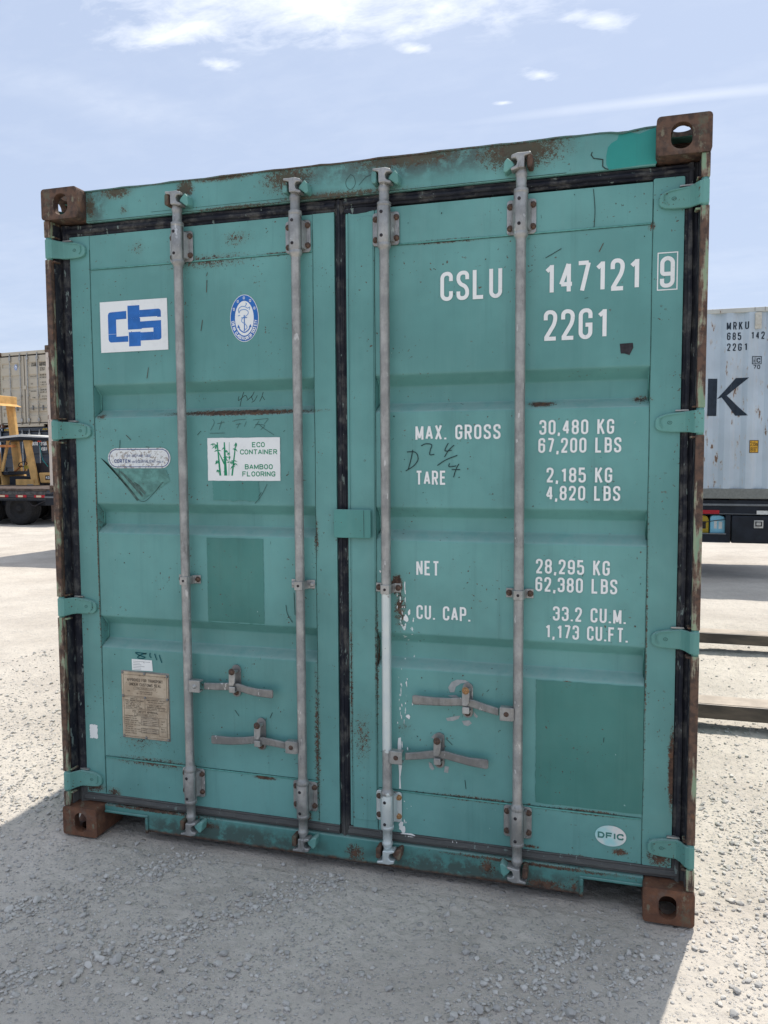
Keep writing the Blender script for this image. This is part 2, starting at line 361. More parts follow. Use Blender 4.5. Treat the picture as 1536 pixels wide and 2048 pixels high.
def rrect(x0, x1, z0, z1, r, n=4):
    P = []
    for cx, cz, a0 in ((x1-r, z1-r, 0), (x0+r, z1-r, 90), (x0+r, z0+r, 180), (x1-r, z0+r, 270)):
        for k in range(n+1):
            a = math.radians(a0+90*k/n); P.append((cx+r*math.cos(a), cz+r*math.sin(a)))
    return P
def ellipse(cx, cz, rx, rz, n=40): return [(cx+rx*math.cos(2*math.pi*k/n), cz+rz*math.sin(2*math.pi*k/n)) for k in range(n)]
# ------------------------------------------------------------------ stroke lettering
G = {
'0': [[(0, 0, 1), (1, 0, 1), (1, 1, 1), (0, 1, 1), 'c']], 'O': [[(0, 0, 1), (1, 0, 1), (1, 1, 1), (0, 1, 1), 'c']],
'1': [[(.10, .78, 0), (.56, .925, 0)], [(.62, 0, 0), (.62, 1.0, 0)]],
'2': [[(0, .70, 0), (0, 1, 1), (1, 1, 1), (1, .60, .9), (.03, .03, 0)], [(-.14, 0, 0), (1.08, 0, 0)]],
'3': [[(0, .75, 0), (0, 1, 1), (1, 1, 1), (1, .53, .8), (.35, .53, 0)], [(.5, .53, 0), (1, .53, .8), (1, 0, 1), (0, 0, 1), (0, .26, 0)]],
'4': [[(.78, 0, 0), (.78, 1, 0)], [(.74, 1, 0), (-.02, .27, 0), (1.12, .27, 0)]],
'5': [[(.98, 1, 0), (.04, 1, 0), (.02, .50, 0), (.1, .62, .1), (1, .62, 1), (1, 0, 1), (0, 0, 1), (0, .26, 0)]],
'6': [[(1, .74, 0), (1, 1, 1), (0, 1, 1), (0, 0, 1), (1, 0, 1), (1, .57, 1), (.5, .57, 0)], [(.55, .57, 0), (0, .57, 0)]],
'7': [[(-.04, 1, 0), (1, 1, 0), (.34, 0, 0)]],
'8': [[(.02, .53, .9), (.98, .53, .9), (.98, 1, 1), (.02, 1, 1), 'c'], [(0, 0, 1), (1, 0, 1), (1, .53, 1), (0, .53, 1), 'c']],
'9': [[(0, .26, 0), (0, 0, 1), (1, 0, 1), (1, 1, 1), (0, 1, 1), (0, .43, 1), (.5, .43, 0)], [(.45, .43, 0), (1, .43, 0)]],
'A': [[(-.06, 0, 0), (.5, 1.0, 0), (1.06, 0, 0)], [(.15, .27, 0), (.85, .27, 0)]],
'B': [[(.4, .53, 0), (0, .53, 0), (0, 1, 0), (.95, 1, 1), (.95, .53, 1), (.4, .53, 0)], [(0, .6, 0), (0, 0, 0), (1, 0, 1), (1, .53, 1), (.5, .53, 0)]],
'C': [[(1, .70, 0), (1, 1, 1), (0, 1, 1), (0, 0, 1), (1, 0, 1), (1, .30, 0)]],
'D': [[(0, 0, 0), (1, 0, 1), (1, 1, 1), (0, 1, 0), 'c']],
'E': [[(1, 1, 0), (0, 1, 0), (0, 0, 0), (1, 0, 0)], [(0, .52, 0), (.88, .52, 0)]], 'F': [[(1, 1, 0), (0, 1, 0), (0, -.07, 0)], [(0, .50, 0), (.88, .50, 0)]],
'G': [[(1, .70, 0), (1, 1, 1), (0, 1, 1), (0, 0, 1), (1, 0, 1), (1, .46, 0), (.5, .46, 0)]],
'H': [[(0, -.07, 0), (0, 1.07, 0)], [(1, -.07, 0), (1, 1.07, 0)], [(0, .5, 0), (1, .5, 0)]], 'I': [[(0, -.07, 0), (0, 1.07, 0)]],
'J': [[(1, 1.07, 0), (1, 0, 1), (0, 0, 1), (0, .3, 0)]],
'K': [[(0, -.07, 0), (0, 1.07, 0)], [(1, 1.07, 0), (0.05, .40, 0)], [(.35, .62, 0), (1.06, -.07, 0)]],
'L': [[(0, 1.07, 0), (0, 0, 0), (.95, 0, 0)]], 'M': [[(0, -.07, 0), (0, 1, 0), (.62, .05, 0), (1.24, 1, 0), (1.24, -.07, 0)]],
'N': [[(0, -.07, 0), (0, 1, 0), (1, 0, 0), (1, 1.07, 0)]],
'P': [[(0, -.07, 0), (0, 1, 0), (1, 1, 1), (1, .45, 1), (.5, .45, 0)], [(.55, .45, 0), (0, .45, 0)]],
'Q': [[(0, 0, 1), (1, 0, 1), (1, 1, 1), (0, 1, 1), 'c'], [(.6, .25, 0), (1.1, -.1, 0)]],
'R': [[(0, -.07, 0), (0, 1, 0), (1, 1, 1), (1, .48, 1), (.5, .48, 0)], [(.55, .48, 0), (0, .48, 0)], [(.5, .48, 0), (1.02, -.07, 0)]],
'S': [[(1, .73, 0), (1, 1, 1), (0, 1, 1), (0, .60, .9), (1, .42, .9), (1, 0, 1), (0, 0, 1), (0, .27, 0)]],
'T': [[(-.08, 1, 0), (1.08, 1, 0)], [(.5, 1, 0), (.5, -.07, 0)]], 'U': [[(0, 1.07, 0), (0, 0, 1), (1, 0, 1), (1, 1.07, 0)]],
'V': [[(-.05, 1.05, 0), (.5, 0, 0), (1.05, 1.05, 0)]], 'W': [[(-.1, 1.05, 0), (.22, 0, 0), (.6, .9, 0), (.98, 0, 0), (1.3, 1.05, 0)]],
'X': [[(0, -.05, 0), (1, 1.05, 0)], [(0, 1.05, 0), (1, -.05, 0)]], 'Y': [[(-.05, 1.05, 0), (.5, .45, 0), (1.05, 1.05, 0)], [(.5, .5, 0), (.5, -.07, 0)]],
'Z': [[(0, 1, 0), (1, 1, 0), (0, 0, 0), (1, 0, 0)]],
'.': [[(0, -.07, 0), (0, .07, 0)]], ',': [[(.05, .07, 0), (-.05, -.20, 0)]], '-': [[(0, .5, 0), (.8, .5, 0)]], "'": [[(0, 1.05, 0), (0, .8, 0)]], '"': [[(0, 1.05, 0), (0, .8, 0)], [(.5, 1.05, 0), (.5, .8, 0)]],
'/': [[(0, -.1, 0), (.8, 1.1, 0)]], '(': [[(.5, 1.1, 0), (.1, .5, .5), (.5, -.1, 0)]], ')': [[(0, 1.1, 0), (.4, .5, .5), (0, -.1, 0)]], '&': [[(1, 0, 0), (.2, .8, .5), (.6, 1, .5), (.8, .75, .5), (0, .25, .5), (.3, 0, .5), (1, .35, 0)]],
'm': [[(0, -.07, 0), (0, .6, 0), (.6, .6, .7), (.6, -.07, 0)], [(.6, .45, 0), (.6, .6, 0), (1.24, .6, .7), (1.24, -.07, 0)]],
'i': [[(.3, -.07, 0), (.3, .66, 0)], [(.3, .93, 0), (.3, 1.07, 0)]], 'c': [[(.95, .5, 0), (.95, .72, 1), (0, .72, 1), (0, 0, 1), (.95, 0, 1), (.95, .2, 0)]],
}
ADV = {'.': .0, ',': .05, "'": 0, '"': .5, 'M': 1.24, 'W': 1.2, 'm': 1.24, 'I': 0, ' ': 1.0, '1': .8, '(': .5, ')': .4, 'i': .6, '-': .8, '/': .8}
def roundpath(P, cw):
    closed = P[-1] == 'c'; P = [p for p in P if p != 'c']; n = len(P); out = []
    for i, p in enumerate(P):
        r_ = p[2]*cw/2
        if r_ <= 0 or (not closed and i in (0, n-1)): out.append((p[0], p[1])); continue
        a = Vector(P[i-1][:2]); b = Vector(p[:2]); c = Vector(P[(i+1) % n][:2])
        d1 = (a-b); d2 = (c-b); L1, L2 = d1.length, d2.length
        if L1 < 1e-9 or L2 < 1e-9: out.append(tuple(b)); continue
        d1 /= L1; d2 /= L2; t = min(r_, L1*.499, L2*.499)
        p0 = b+d1*t; p2 = b+d2*t
        for k in range(6):
            s_ = k/5
            # circle-like quarter: weighted rational bezier
            w = .7071; A = (1-s_)**2; B = 2*s_*(1-s_)*w; Cc = s_**2
            q = (p0*A+b*B+p2*Cc)/(A+B+Cc); out.append(tuple(q))
    return out, closed
def ribbon(mb, pts, closed, half, emit, mi=0, pieces=None):
    pts = [Vector(p) for p in pts]
    if not closed:
        for i in range(1, len(pts)-1):
            a = pts[i]-pts[i-1]; b = pts[i+1]-pts[i]
            if a.length > 1e-7 and b.length > 1e-7 and a.normalized().dot(b.normalized()) < -.15:
                ribbon(mb, pts[:i+1], False, half, emit, mi, pieces)
                p0 = pts[i].copy(); ribbon(mb, [p0]+pts[i+1:], False, half*.995, (lambda q, e=emit: (lambda t_: (t_[0], t_[1]-.00001, t_[2]))(e(q))), mi, pieces); return
    q = [pts[0]]
    for p in pts[1:]:
        if (p-q[-1]).length > 1e-7: q.append(p)
    if closed and (q[0]-q[-1]).length < 1e-7: q.pop()
    if pieces:
        z = []; m = len(q)
        for i in range(m if closed else m-1):
            a, b = q[i], q[(i+1) % m]; k = max(1, int((b-a).length/pieces))
            for j in range(k): z.append(a+(b-a)*j/k)
        if not closed: z.append(q[-1])
        q = z
    n = len(q)
    if n < 2: return
    L = []; Rr = []
    for i in range(n):
        if closed: a, c = q[i-1], q[(i+1) % n]
        else: a, c = q[max(i-1, 0)], q[min(i+1, n-1)]
        d1 = (q[i]-a); d2 = (c-q[i])
        d1 = d1.normalized() if d1.length > 1e-9 else d2.normalized(); d2 = d2.normalized() if d2.length > 1e-9 else d1
        n1 = Vector((-d1.y, d1.x)); n2 = Vector((-d2.y, d2.x)); m_ = (n1+n2)
        if m_.length < 1e-4: m_ = n1
        m_.normalize(); k = half/max(.42, m_.dot(n1))
        h = half if not callable(half) else 0
        L.append(q[i]+m_*k); Rr.append(q[i]-m_*k)
    vs = [emit(p) for p in L]+[emit(p) for p in Rr]; fs = []
    for i in range(n if closed else n-1):
        j = (i+1) % n; fs.append((i, j, n+j, n+i))
    mb.add(vs, fs, mi)
class Pen:
    """flat lettering on the plane y = Y facing -Y; every stroke sits a hair proud of the last"""
    def __init__(s, Y, surf=None, step=.000006): s.mb = MB(); s.Y = Y; s.k = 0; s.surf = surf; s.step = step
    def emit(s, p, f_=None):
        x, z = p[0], p[1]
        if s.surf: return (x, s.surf(x, z)-.003-(s.k % 40)*s.step, z)
        return (x, s.Y-(s.k % 60)*s.step, z)
    def text(s, st, x0, x1, z0, z1, t=.155, gap=.36, mi=0, gw=.46, right=False, arc=None, pieces=None):
        h = z1-z0; T = t*h; cw = gw*h-T; adv = []
        for ch in st:
            a = ADV.get(ch, 1.0); adv.append(a*cw+T+gap*gw*h*.55 if ch != ' ' else cw*.9+T)
        tot = sum(adv)-gap*gw*h*.55
        sx = (x1-x0)/tot if x1 is not None else 1.0
        x = x0+T/2*sx
        for ch, a in zip(st, adv):
            for P in G.get(ch, []):
                path, cl = roundpath([(p if p == 'c' else (p[0]*cw, p[1]*(h-T), p[2])) for p in P], cw)
                s.k += 1
                pts = [(x+px_*sx, z0+T/2+pz) for px_, pz in path]
                if arc: 
                    xm = x+cw*sx/2
                    pts = [arc(p, xm) for p in pts]
                ribbon(s.mb, pts, cl, T/2*(.65+.35*min(sx, 1.2)), s.emit, mi, pieces)
            x += a*sx
        return x
    def line(s, pts, w, mi=0, smooth=0, closed=False, pieces=None):
        s.k += 1
        if smooth:
            P = []
            n = len(pts)
            for i in range(n-1):
                p0, p1, p2, p3 = [Vector(pts[max(0, min(n-1, j))]) for j in (i-1, i, i+1, i+2)]
                for k in range(6):
                    t_ = k/6; P.append(.5*((2*p1)+(-p0+p2)*t_+(2*p0-5*p1+4*p2-p3)*t_*t_+(-p0+3*p1-3*p2+p3)*t_**3))
            P.append(Vector(pts[-1])); pts = P
        ribbon(s.mb, pts, closed, w/2, s.emit, mi, pieces)
    def poly(s, pts, mi=0):
        s.k += 1; n = len(pts); s.mb.add([s.emit(p) for p in pts], [tuple(range(n))], mi)
    def ring(s, cx, cz, r0x, r0z, r1x, r1z, mi=0, n=48):
        s.k += 1; A = ellipse(cx, cz, r0x, r0z, n); B = ellipse(cx, cz, r1x, r1z, n)
        s.mb.add([s.emit(p) for p in A]+[s.emit(p) for p in B], [(i, (i+1) % n, n+(i+1) % n, n+i) for i in range(n)], mi)
    def obj(s, name, mats, parent, **k):
        o = s.mb.obj(name, mats, parent, fix=False)
        me = o.data
        for p in me.polygons:
            pass
        bm = bmesh.new(); bm.from_mesh(me)
        flip = [f_ for f_ in bm.faces if f_.normal.y > 0]
        bmesh.ops.reverse_faces(bm, faces=flip); bm.to_mesh(me); bm.free(); return o
def blob(cx, cz, rx, rz, seed, n=34, rough=.35):
    rr = random.Random(seed); ph = [rr.uniform(0, 6.28) for _ in range(7)]; am = [rr.uniform(.3, 1)*rough/(k+1)**.7 for k in range(7)]
    P = []
    for k in range(n):
        a = 2*math.pi*k/n; m_ = 1+sum(am[j]*math.sin((j+2)*a+ph[j]) for j in range(7))*.6+rr.uniform(-.05, .05)
        P.append((cx+rx*m_*math.cos(a), cz+rz*m_*math.sin(a)))
    return P
def jag_rect(x0, x1, z0, z1, seed, amp=.004, n=14, sides='tblr'):
    rr = random.Random(seed); P = []
    for k in range(n): P.append((x0+(x1-x0)*k/n, z0+(rr.uniform(-amp, amp) if 'b' in sides else 0)))
    for k in range(n): P.append((x1+(rr.uniform(-amp, amp) if 'r' in sides else 0), z0+(z1-z0)*k/n))
    for k in range(n): P.append((x1-(x1-x0)*k/n, z1+(rr.uniform(-amp, amp) if 't' in sides else 0)))
    for k in range(n): P.append((x0+(rr.uniform(-amp, amp) if 'l' in sides else 0), z1-(z1-z0)*k/n))
    return P
# ------------------------------------------------------------------ containers: shared pieces
def casting_mesh(dx, dy, dz, front, side):
    """hollow corner casting at origin, filling x 0..dx, y 0..dy, z 0..dz, outer corner at x=0,y=0; front/side = (w,h,cx,cz)"""
    a = MB(); a.prism(rrect(0, dx, 0, dz, .012, 3), 0, dy); body = a.obj('corner_casting', M_cast)
    cut = MB()
    cut.box(.026, dx-.022, .030, dy-.022, .026, dz-.026)
    c1 = cut.obj('c1', M_cast)
    w, h, cx, cz = front; cut = MB(); cut.prism(rrect(cx-w/2, cx+w/2, cz-h/2, cz+h/2, min(w, h)/2*.92, 6), -.05, .06); c2 = cut.obj('c2', M_cast)
    w, h, cx, cz = side; cut = MB(); cut.prism(rrect(cx-w/2, cx+w/2, cz-h/2, cz+h/2, min(w, h)/2*.92, 6), -.05, .06, axis='x'); c3 = cut.obj('c3', M_cast)
    cut = MB(); cut.prism(rrect(dx/2-.030, dx/2+.030, dy/2-.055, dy/2+.055, .029, 6), dz-.05, dz+.05, axis='z'); c4 = cut.obj('c4', M_cast)
    for c in (c1, c2, c3, c4):
        m_ = body.modifiers.new('b', 'BOOLEAN'); m_.operation = 'DIFFERENCE'; m_.object = c; m_.solver = 'EXACT'
    m_ = body.modifiers.new('v', 'BEVEL'); m_.width = .0035; m_.segments = 2; m_.limit_method = 'ANGLE'; m_.angle_limit = math.radians(40)
    dg = bpy.context.evaluated_depsgraph_get(); dg.update(); me = bpy.data.meshes.new_from_object(body.evaluated_get(dg)); me.name = 'corner_casting'
    for o in (body, c1, c2, c3, c4): bpy.data.objects.remove(o)
    return me
CAST_T = casting_mesh(.162, .178, .118, (.064, .080, .088, .056), (.060, .078, .090, .056))
CAST_B = casting_mesh(.162, .178, .118, (.056, .080, .084, .061), (.060, .078, .090, .058))
CAST_B.materials.clear(); CAST_B.materials.append(M_cast_r)
CAST_L = casting_mesh(.178, .162, .118, (.060, .078, .090, .058), (.056, .080, .084, .057))
def castings(root, W, L, H, side_on=False, mat_=None):
    dx, dy = (.178, .162) if side_on else (.162, .178)
    for top in (0, 1):
        me = CAST_L if side_on else (CAST_T if top else CAST_B)
        if mat_: me = me.copy(); me.materials.clear(); me.materials.append(mat_)
        for sx in (0, 1):
            for sy in (0, 1):
                o = bpy.data.objects.new('corner_casting', me); COL.objects.link(o); o.parent = root
                o.location = (W if sx else 0, L if sy else 0, H-.118 if top else .118); o.scale = (-1 if sx else 1, -1 if sy else 1, 1 if top else -1)
def corr(p, pitch=.278, depth=.036):
    t = (p % pitch)/pitch
    if t < .26: return 0.0
    if t < .50: return depth*(t-.26)/.24
    if t < .76: return depth
    return depth*(1-(t-.76)/.24)
def corr_pts(a, b, pitch=.278):
    P = [a]; k = math.floor(a/pitch)
    while True:
        for q in (0, .26, .50, .76):
            x = (k+q)*pitch
            if x > a+1e-4 and x < b-1e-4: P.append(x)
        k += 1
        if k*pitch > b: break
    return P+[b]
def corr_wall(mb, plane, pos, a, b, z0, z1, inward, mi=0):
    P = corr_pts(a, b)
    vs = []
    for p in P:
        d = pos+inward*(.004+corr(p))
        for z in (z0, z1): vs.append((p, d, z) if plane == 'y' else (d, p, z))
    mb.add(vs, [(2*i, 2*i+2, 2*i+3, 2*i+1) for i in range(len(P)-1)], mi)
def shell(root, W, L, H, m_side, m_rail, m_post, side_on=False, front=True, mcast=None, pocket=None):
    """walls, posts and rails; x 0..W, y 0..L"""
    castings(root, W, L, H, side_on, mcast)
    e = .006
    faces = [('y', e, 0, W, 1), ('y', L-e, 0, W, -1), ('x', e, 0, L, 1), ('x', W-e, 0, L, -1)]
    for pl, pos, a, b, inw in faces:
        if not front and pl == 'y' and inw == 1: continue
        mb = MB(); corr_wall(mb, pl, pos, a+.08, b-.08, .13, H-.06, inw); mb.obj('corrugated_wall', m_side, root, fix=False)
        for nm, z0, z1 in (('top_rail', H-.066, H-.006), ('bottom_rail', .012, .15)):
            if side_on and pl == 'x' or (not side_on and pl == 'y'): z0, z1 = (H-.11, H-.008) if nm == 'top_rail' else (.012, .15)
            mb = MB(); dd = (pos, pos+inw*.05); y0, y1 = min(dd), max(dd); spans = [(a+.165, b-.165)]
            for p, q in spans:
                mb.box(p, q, y0, y1, z0, z1) if pl == 'y' else mb.box(y0, y1, p, q, z0, z1)
            mb.obj(nm, m_rail, root, bevel=.006)
    for sx in (0, 1):
        for sy in (0, 1):
            if not front and sy == 0: continue
            x0, x1 = (e, .10) if not sx else (W-.10, W-e); y0, y1 = (e, .12) if not sy else (L-.12, L-e)
            mb = MB(); mb.box(x0, x1, y0, y1, .118, H-.118); mb.obj('corner_post', m_post, root, bevel=.01)
    mb = MB(); P = corr_pts(.1, L-.1, .21) if not side_on else corr_pts(.1, W-.1, .21); vs = []
    for p in P:
        z = H-.012-corr(p, .21, .02)
        vs += [(.03, p, z), (W-.03, p, z)] if not side_on else [(p, .03, z), (p, L-.03, z)]
    mb.add(vs, [(2*i, 2*i+2, 2*i+3, 2*i+1) for i in range(len(P)-1)]); mb.obj('roof', m_side, root, fix=False)
    mb = MB(); mb.box(.06, W-.06, .13, L-.06, .125, .16); mb.obj('floor', flat_floor, root)
flat_floor = flat('dark_underfloor', (.04, .035, .03), .9)
# ------------------------------------------------------------------ measured marks (metres on the door plane)
PEN_D = [[(1.4754, 1.57), (1.4672, 1.531), (1.4583, 1.5009)], [(1.4536, 1.5623), (1.4846, 1.5609), (1.4945, 1.5369), (1.4783, 1.5129), (1.449, 1.4949)], [(1.5057, 1.5835), (1.5229, 1.5905), (1.5438, 1.5868), (1.5388, 1.5677), (1.5376, 1.5522), (1.5535, 1.5534)], [(1.6039, 1.5927), (1.5918, 1.5662), (1.616, 1.5672)], [(1.6238, 1.5849), (1.6039, 1.5661), (1.59, 1.5436)], [(1.5644, 1.514), (1.5949, 1.5335), (1.6359, 1.5493)], [(1.6082, 1.5216), (1.607, 1.5098), (1.6323, 1.5127)], [(1.6419, 1.5198), (1.6311, 1.5008), (1.6227, 1.4724)], [(1.616, 1.4997), (1.6462, 1.4996)]]
PEN_CN = [[(0.7768, 1.7804), (0.7746, 1.7636), (0.803, 1.7825), (0.812, 1.7682)], [(0.7971, 1.7955), (0.7872, 1.7689), (0.7803, 1.7409)], [(0.8417, 1.7965), (0.8308, 1.7789), (0.8088, 1.7627)], [(0.8277, 1.7801), (0.8348, 1.7621)], [(0.8537, 1.7811), (0.841, 1.7619), (0.8291, 1.7555)], [(0.8785, 1.7933), (0.8707, 1.7723), (0.8625, 1.758)], [(0.8739, 1.7778), (0.884, 1.7631)]]
SCR_CN = [[(0.6879, 1.6919), (0.6939, 1.6776), (0.6773, 1.6494)], [(0.7065, 1.6745), (0.7382, 1.6797)], [(0.7257, 1.6856), (0.7136, 1.6517)], [(0.6739, 1.6386), (0.7373, 1.6389)], [(0.7697, 1.682), (0.7917, 1.6872), (0.8259, 1.6894)], [(0.8008, 1.6758), (0.7892, 1.6563)], [(0.8289, 1.681), (0.8192, 1.6614)], [(0.807, 1.6729), (0.7851, 1.6704)], [(0.8568, 1.6861), (0.9181, 1.6906)], [(0.8813, 1.6828), (0.8593, 1.6552)], [(0.8657, 1.6691), (0.9024, 1.6657), (0.8868, 1.6492)], [(0.878, 1.6717), (0.8992, 1.6546), (0.9414, 1.629)], [(0.9193, 1.6889), (0.9025, 1.6713)]]
PEN_8 = [[(0.3684, 0.7597), (0.3444, 0.763), (0.3202, 0.7626), (0.3372, 0.7533), (0.3632, 0.7459), (0.3437, 0.7397), (0.3287, 0.7448), (0.3477, 0.7571), (0.3706, 0.7635)], [(0.3871, 0.7658), (0.3853, 0.7535), (0.392, 0.7466)], [(0.4075, 0.7641), (0.4125, 0.7492), (0.417, 0.7385)], [(0.4279, 0.7611), (0.4328, 0.7457), (0.4391, 0.7291)]]
PEN_Z = [[(2.0808, 2.5271), (2.0777, 2.5183), (2.0853, 2.5069), (2.1145, 2.5), (2.1142, 2.4788), (2.1228, 2.4705), (2.1323, 2.4674)]]
SCR = [[(1.9856, 2.2314), (1.9564, 2.2158), (1.9336, 2.2044)], [(0.6532, 2.0674), (0.6459, 2.0265)], [(0.4141, 1.8974), (0.4061, 1.8552)], [(0.6759, 2.2151), (0.6726, 2.1689)], [(0.6786, 2.2427), (0.6741, 2.23)], [(2.1197, 2.2388), (2.1059, 2.211)], [(2.0859, 2.4139), (2.0915, 2.3465), (2.0891, 2.2892)], [(1.3065, 1.5794), (1.2909, 1.5254)], [(1.2971, 1.5885), (1.2817, 1.5616)], [(0.979, 0.9885), (0.9846, 0.9544), (1.0045, 0.9229)], [(1.0123, 1.0377), (1.0151, 0.9521)], [(0.9163, 0.5681), (0.9055, 0.5456)], [(0.7575, 0.5643), (0.7742, 0.5419)], [(2.1436, 0.5879), (2.1422, 0.5703)], [(2.0486, 0.4816), (2.0522, 0.4555)], [(1.2874, 0.3625), (1.2714, 0.3223), (1.2829, 0.2852)], [(1.6647, 0.3855), (1.6684, 0.3527)], [(1.597, 0.5298), (1.619, 0.5098)], [(0.621, 1.6329), (0.6365, 1.648)], [(0.3045, 1.6368), (0.3266, 1.6169)], [(0.2764, 1.6174), (0.2664, 1.4586)]]
TRI_A = [[(0.1831, 1.5481), (0.2108, 1.5308), (0.3456, 1.3765), (0.3572, 1.3796), (0.2734, 1.4751), (0.228, 1.5155)], [(0.2626, 1.5003), (0.3076, 1.4549), (0.3691, 1.3919), (0.3761, 1.3949), (0.3475, 1.435), (0.3025, 1.4751), (0.2912, 1.4852)], [(0.3308, 1.455), (0.3529, 1.4249), (0.3837, 1.4), (0.3869, 1.4101), (0.3592, 1.4401)]]
TRI_L = [[(0.3571, 1.3766), (0.3917, 1.38), (0.4677, 1.4516)], [(0.4677, 1.4516), (0.4563, 1.4455), (0.4327, 1.4155)], [(0.3925, 1.59), (0.4095, 1.5874)], [(0.9091, 1.4452), (0.8956, 1.4188), (0.8794, 1.3947), (0.858, 1.3714)], [(0.885, 1.4139), (0.8743, 1.3994)]]
PRIMER = [[(1.6032, 0.7197), (1.6156, 0.7406), (1.6355, 0.7506), (1.6651, 0.7508), (1.6799, 0.744), (1.6504, 0.7383), (1.6306, 0.7243), (1.6256, 0.704), (1.6107, 0.7028)], [(1.6007, 0.6895), (1.6306, 0.6944), (1.6479, 0.6834), (1.6256, 0.683)], [(1.5947, 0.6063), (1.6306, 0.617), (1.648, 0.621), (1.6406, 0.6078), (1.6207, 0.5986), (1.6007, 0.5968)], [(1.653, 0.6015), (1.6802, 0.6064), (1.6891, 0.5957), (1.6753, 0.5845), (1.6604, 0.5871)], [(1.6949, 0.64), (1.7106, 0.624), (1.7072, 0.6163), (1.6974, 0.6229)], [(1.5401, 0.5305), (1.5528, 0.5444), (1.5756, 0.5516), (1.5906, 0.543), (1.5806, 0.5319), (1.5553, 0.5244)], [(1.5308, 0.4381), (1.5425, 0.4342), (1.5527, 0.4149), (1.545, 0.408), (1.5338, 0.418)], [(1.5906, 0.4291), (1.6057, 0.4282), (1.6032, 0.4051), (1.5881, 0.406)]]
DRIP = [[(1.4168, 0.5161), (1.4272, 0.5197), (1.4281, 0.4838), (1.4295, 0.4531), (1.4139, 0.4515), (1.4146, 0.4928)], [(1.4174, 0.4158), (1.4309, 0.4147), (1.4244, 0.3701), (1.4269, 0.3264), (1.419, 0.3255), (1.4198, 0.3799)]]
SQ = [[(2.1754, 1.9113), (2.2163, 1.9126), (2.2184, 1.8968), (2.2066, 1.8733), (2.1912, 1.879), (2.1789, 1.8795)]]
TEAL = [[(2.1632, 2.5724), (2.1917, 2.577), (2.2254, 2.5679), (2.2762, 2.5828), (2.2797, 2.4705), (2.227, 2.4707), (2.196, 2.4687), (2.1333, 2.4662), (2.1252, 2.484), (2.1248, 2.5106), (2.1297, 2.5366), (2.1401, 2.5486), (2.1582, 2.5572)]]
# ------------------------------------------------------------------ the green container
W, H, L = 2.438, 2.591, 6.058
gc = thing('shipping_container', 'weathered green shipping container seen from its closed double doors, standing on gravel', 'container', group='shipping containers standing in the yard')
shell(gc, W, L, H, M_side, M_side, M_post, front=False)
def q3(name, mats, parent, bx, bevel=.003):
    mb = MB(); mb.box(*bx); return mb.obj(name, mats, parent, bevel=bevel)
# front posts with the J-bar strips between the hinges
HZL = [2.366, 1.657, .944, .220]; HZR = [2.357, 1.652, .943, .232]
for sgn, HZ in ((0, HZL), (1, HZR)):
    X = (lambda x: x) if not sgn else (lambda x: W-x)
    mb = MB()
    def bx(a, b, *r_): a, b = sorted((X(a), X(b))); mb.box(a, b, *r_)
    bx(.007, .026, .022, .14, .118, H-.118); bx(.026, .060, .098, .14, .118, H-.118); bx(.06, .12, .120, .14, .118, H-.118)
    cuts = [H-.118]+[v for z in HZ for v in (z+.043, z-.042)]+[.118]
    for i in range(0, len(cuts), 2):
        if cuts[i]-cuts[i+1] > .01: bx(.003, .029, .006, .0235, cuts[i+1], cuts[i])
    # little welded lips at each strip end
    for z in HZ: bx(.026, .044, .016, .05, z-.052, z-.045); bx(.026, .040, .018, .06, z+.044, z+.050)
    mb.obj('corner_post', M_post, gc, bevel=.004)
# header with its bent top lip
mb = MB(); mb.prism([(.160, 2.466), (2.278, 2.466), (2.278, 2.583), (.160, 2.583)], .058, .075)
mb.box(.03, W-.03, .1205, .14, 2.40, 2.472); mb.box(.160, 2.278, .0755, .1395, 2.535, 2.576)
hd = mb.obj('header', M_header, gc, bevel=.003)
mb = MB(); N = 60; vs = []
for i in range(N+1):
    x = .150+i/N*2.13
    w_ = .0006*math.sin(x*9)+.0006*math.sin(x*23+1)+.0005*math.sin(x*61); dent = -.011*math.exp(-((x-2.18)/.035)**2)-.006*math.exp(-((x-1.20)/.02)**2)*(1 if x < 1.2 else .2)
    w_ += dent; e_ = .0025*math.sin(x*31)
    vs += [(x, .054+e_, 2.5815+w_), (x, .054+e_, 2.5865+w_), (x, .150, 2.5885+w_), (x, .150, 2.5815+w_)]
fs = [(i*4+k, i*4+(k+1) % 4, i*4+4+(k+1) % 4, i*4+4+k) for i in range(N) for k in range(4)]+[(0, 1, 2, 3), (N*4+3, N*4+2, N*4+1, N*4)]
mb.add(vs, fs); mb.obj('header_lip', M_lip, hd)
pen = Pen(.0575); pen.poly(TEAL[0]); pen.obj('paint_patch', M_teal, hd)
pen = Pen(.0568); pen.line(PEN_Z[0], .0035); pen.line([(.165, 2.470), (1.0, 2.4695), (2.0, 2.4700)], .0018); pen.line([(.45, 2.482), (1.13, 2.481)], .0012); pen.line([(1.255, 2.54), (1.238, 2.52), (1.24, 2.50), (1.255, 2.488), (1.272, 2.505), (1.268, 2.53), (1.255, 2.54)], .0013, smooth=1)
pen.line([(1.285, 2.50), (1.31, 2.525), (1.34, 2.535)], .0013); tag(pen.obj('scratches', M_scr, hd), kind='stuff')
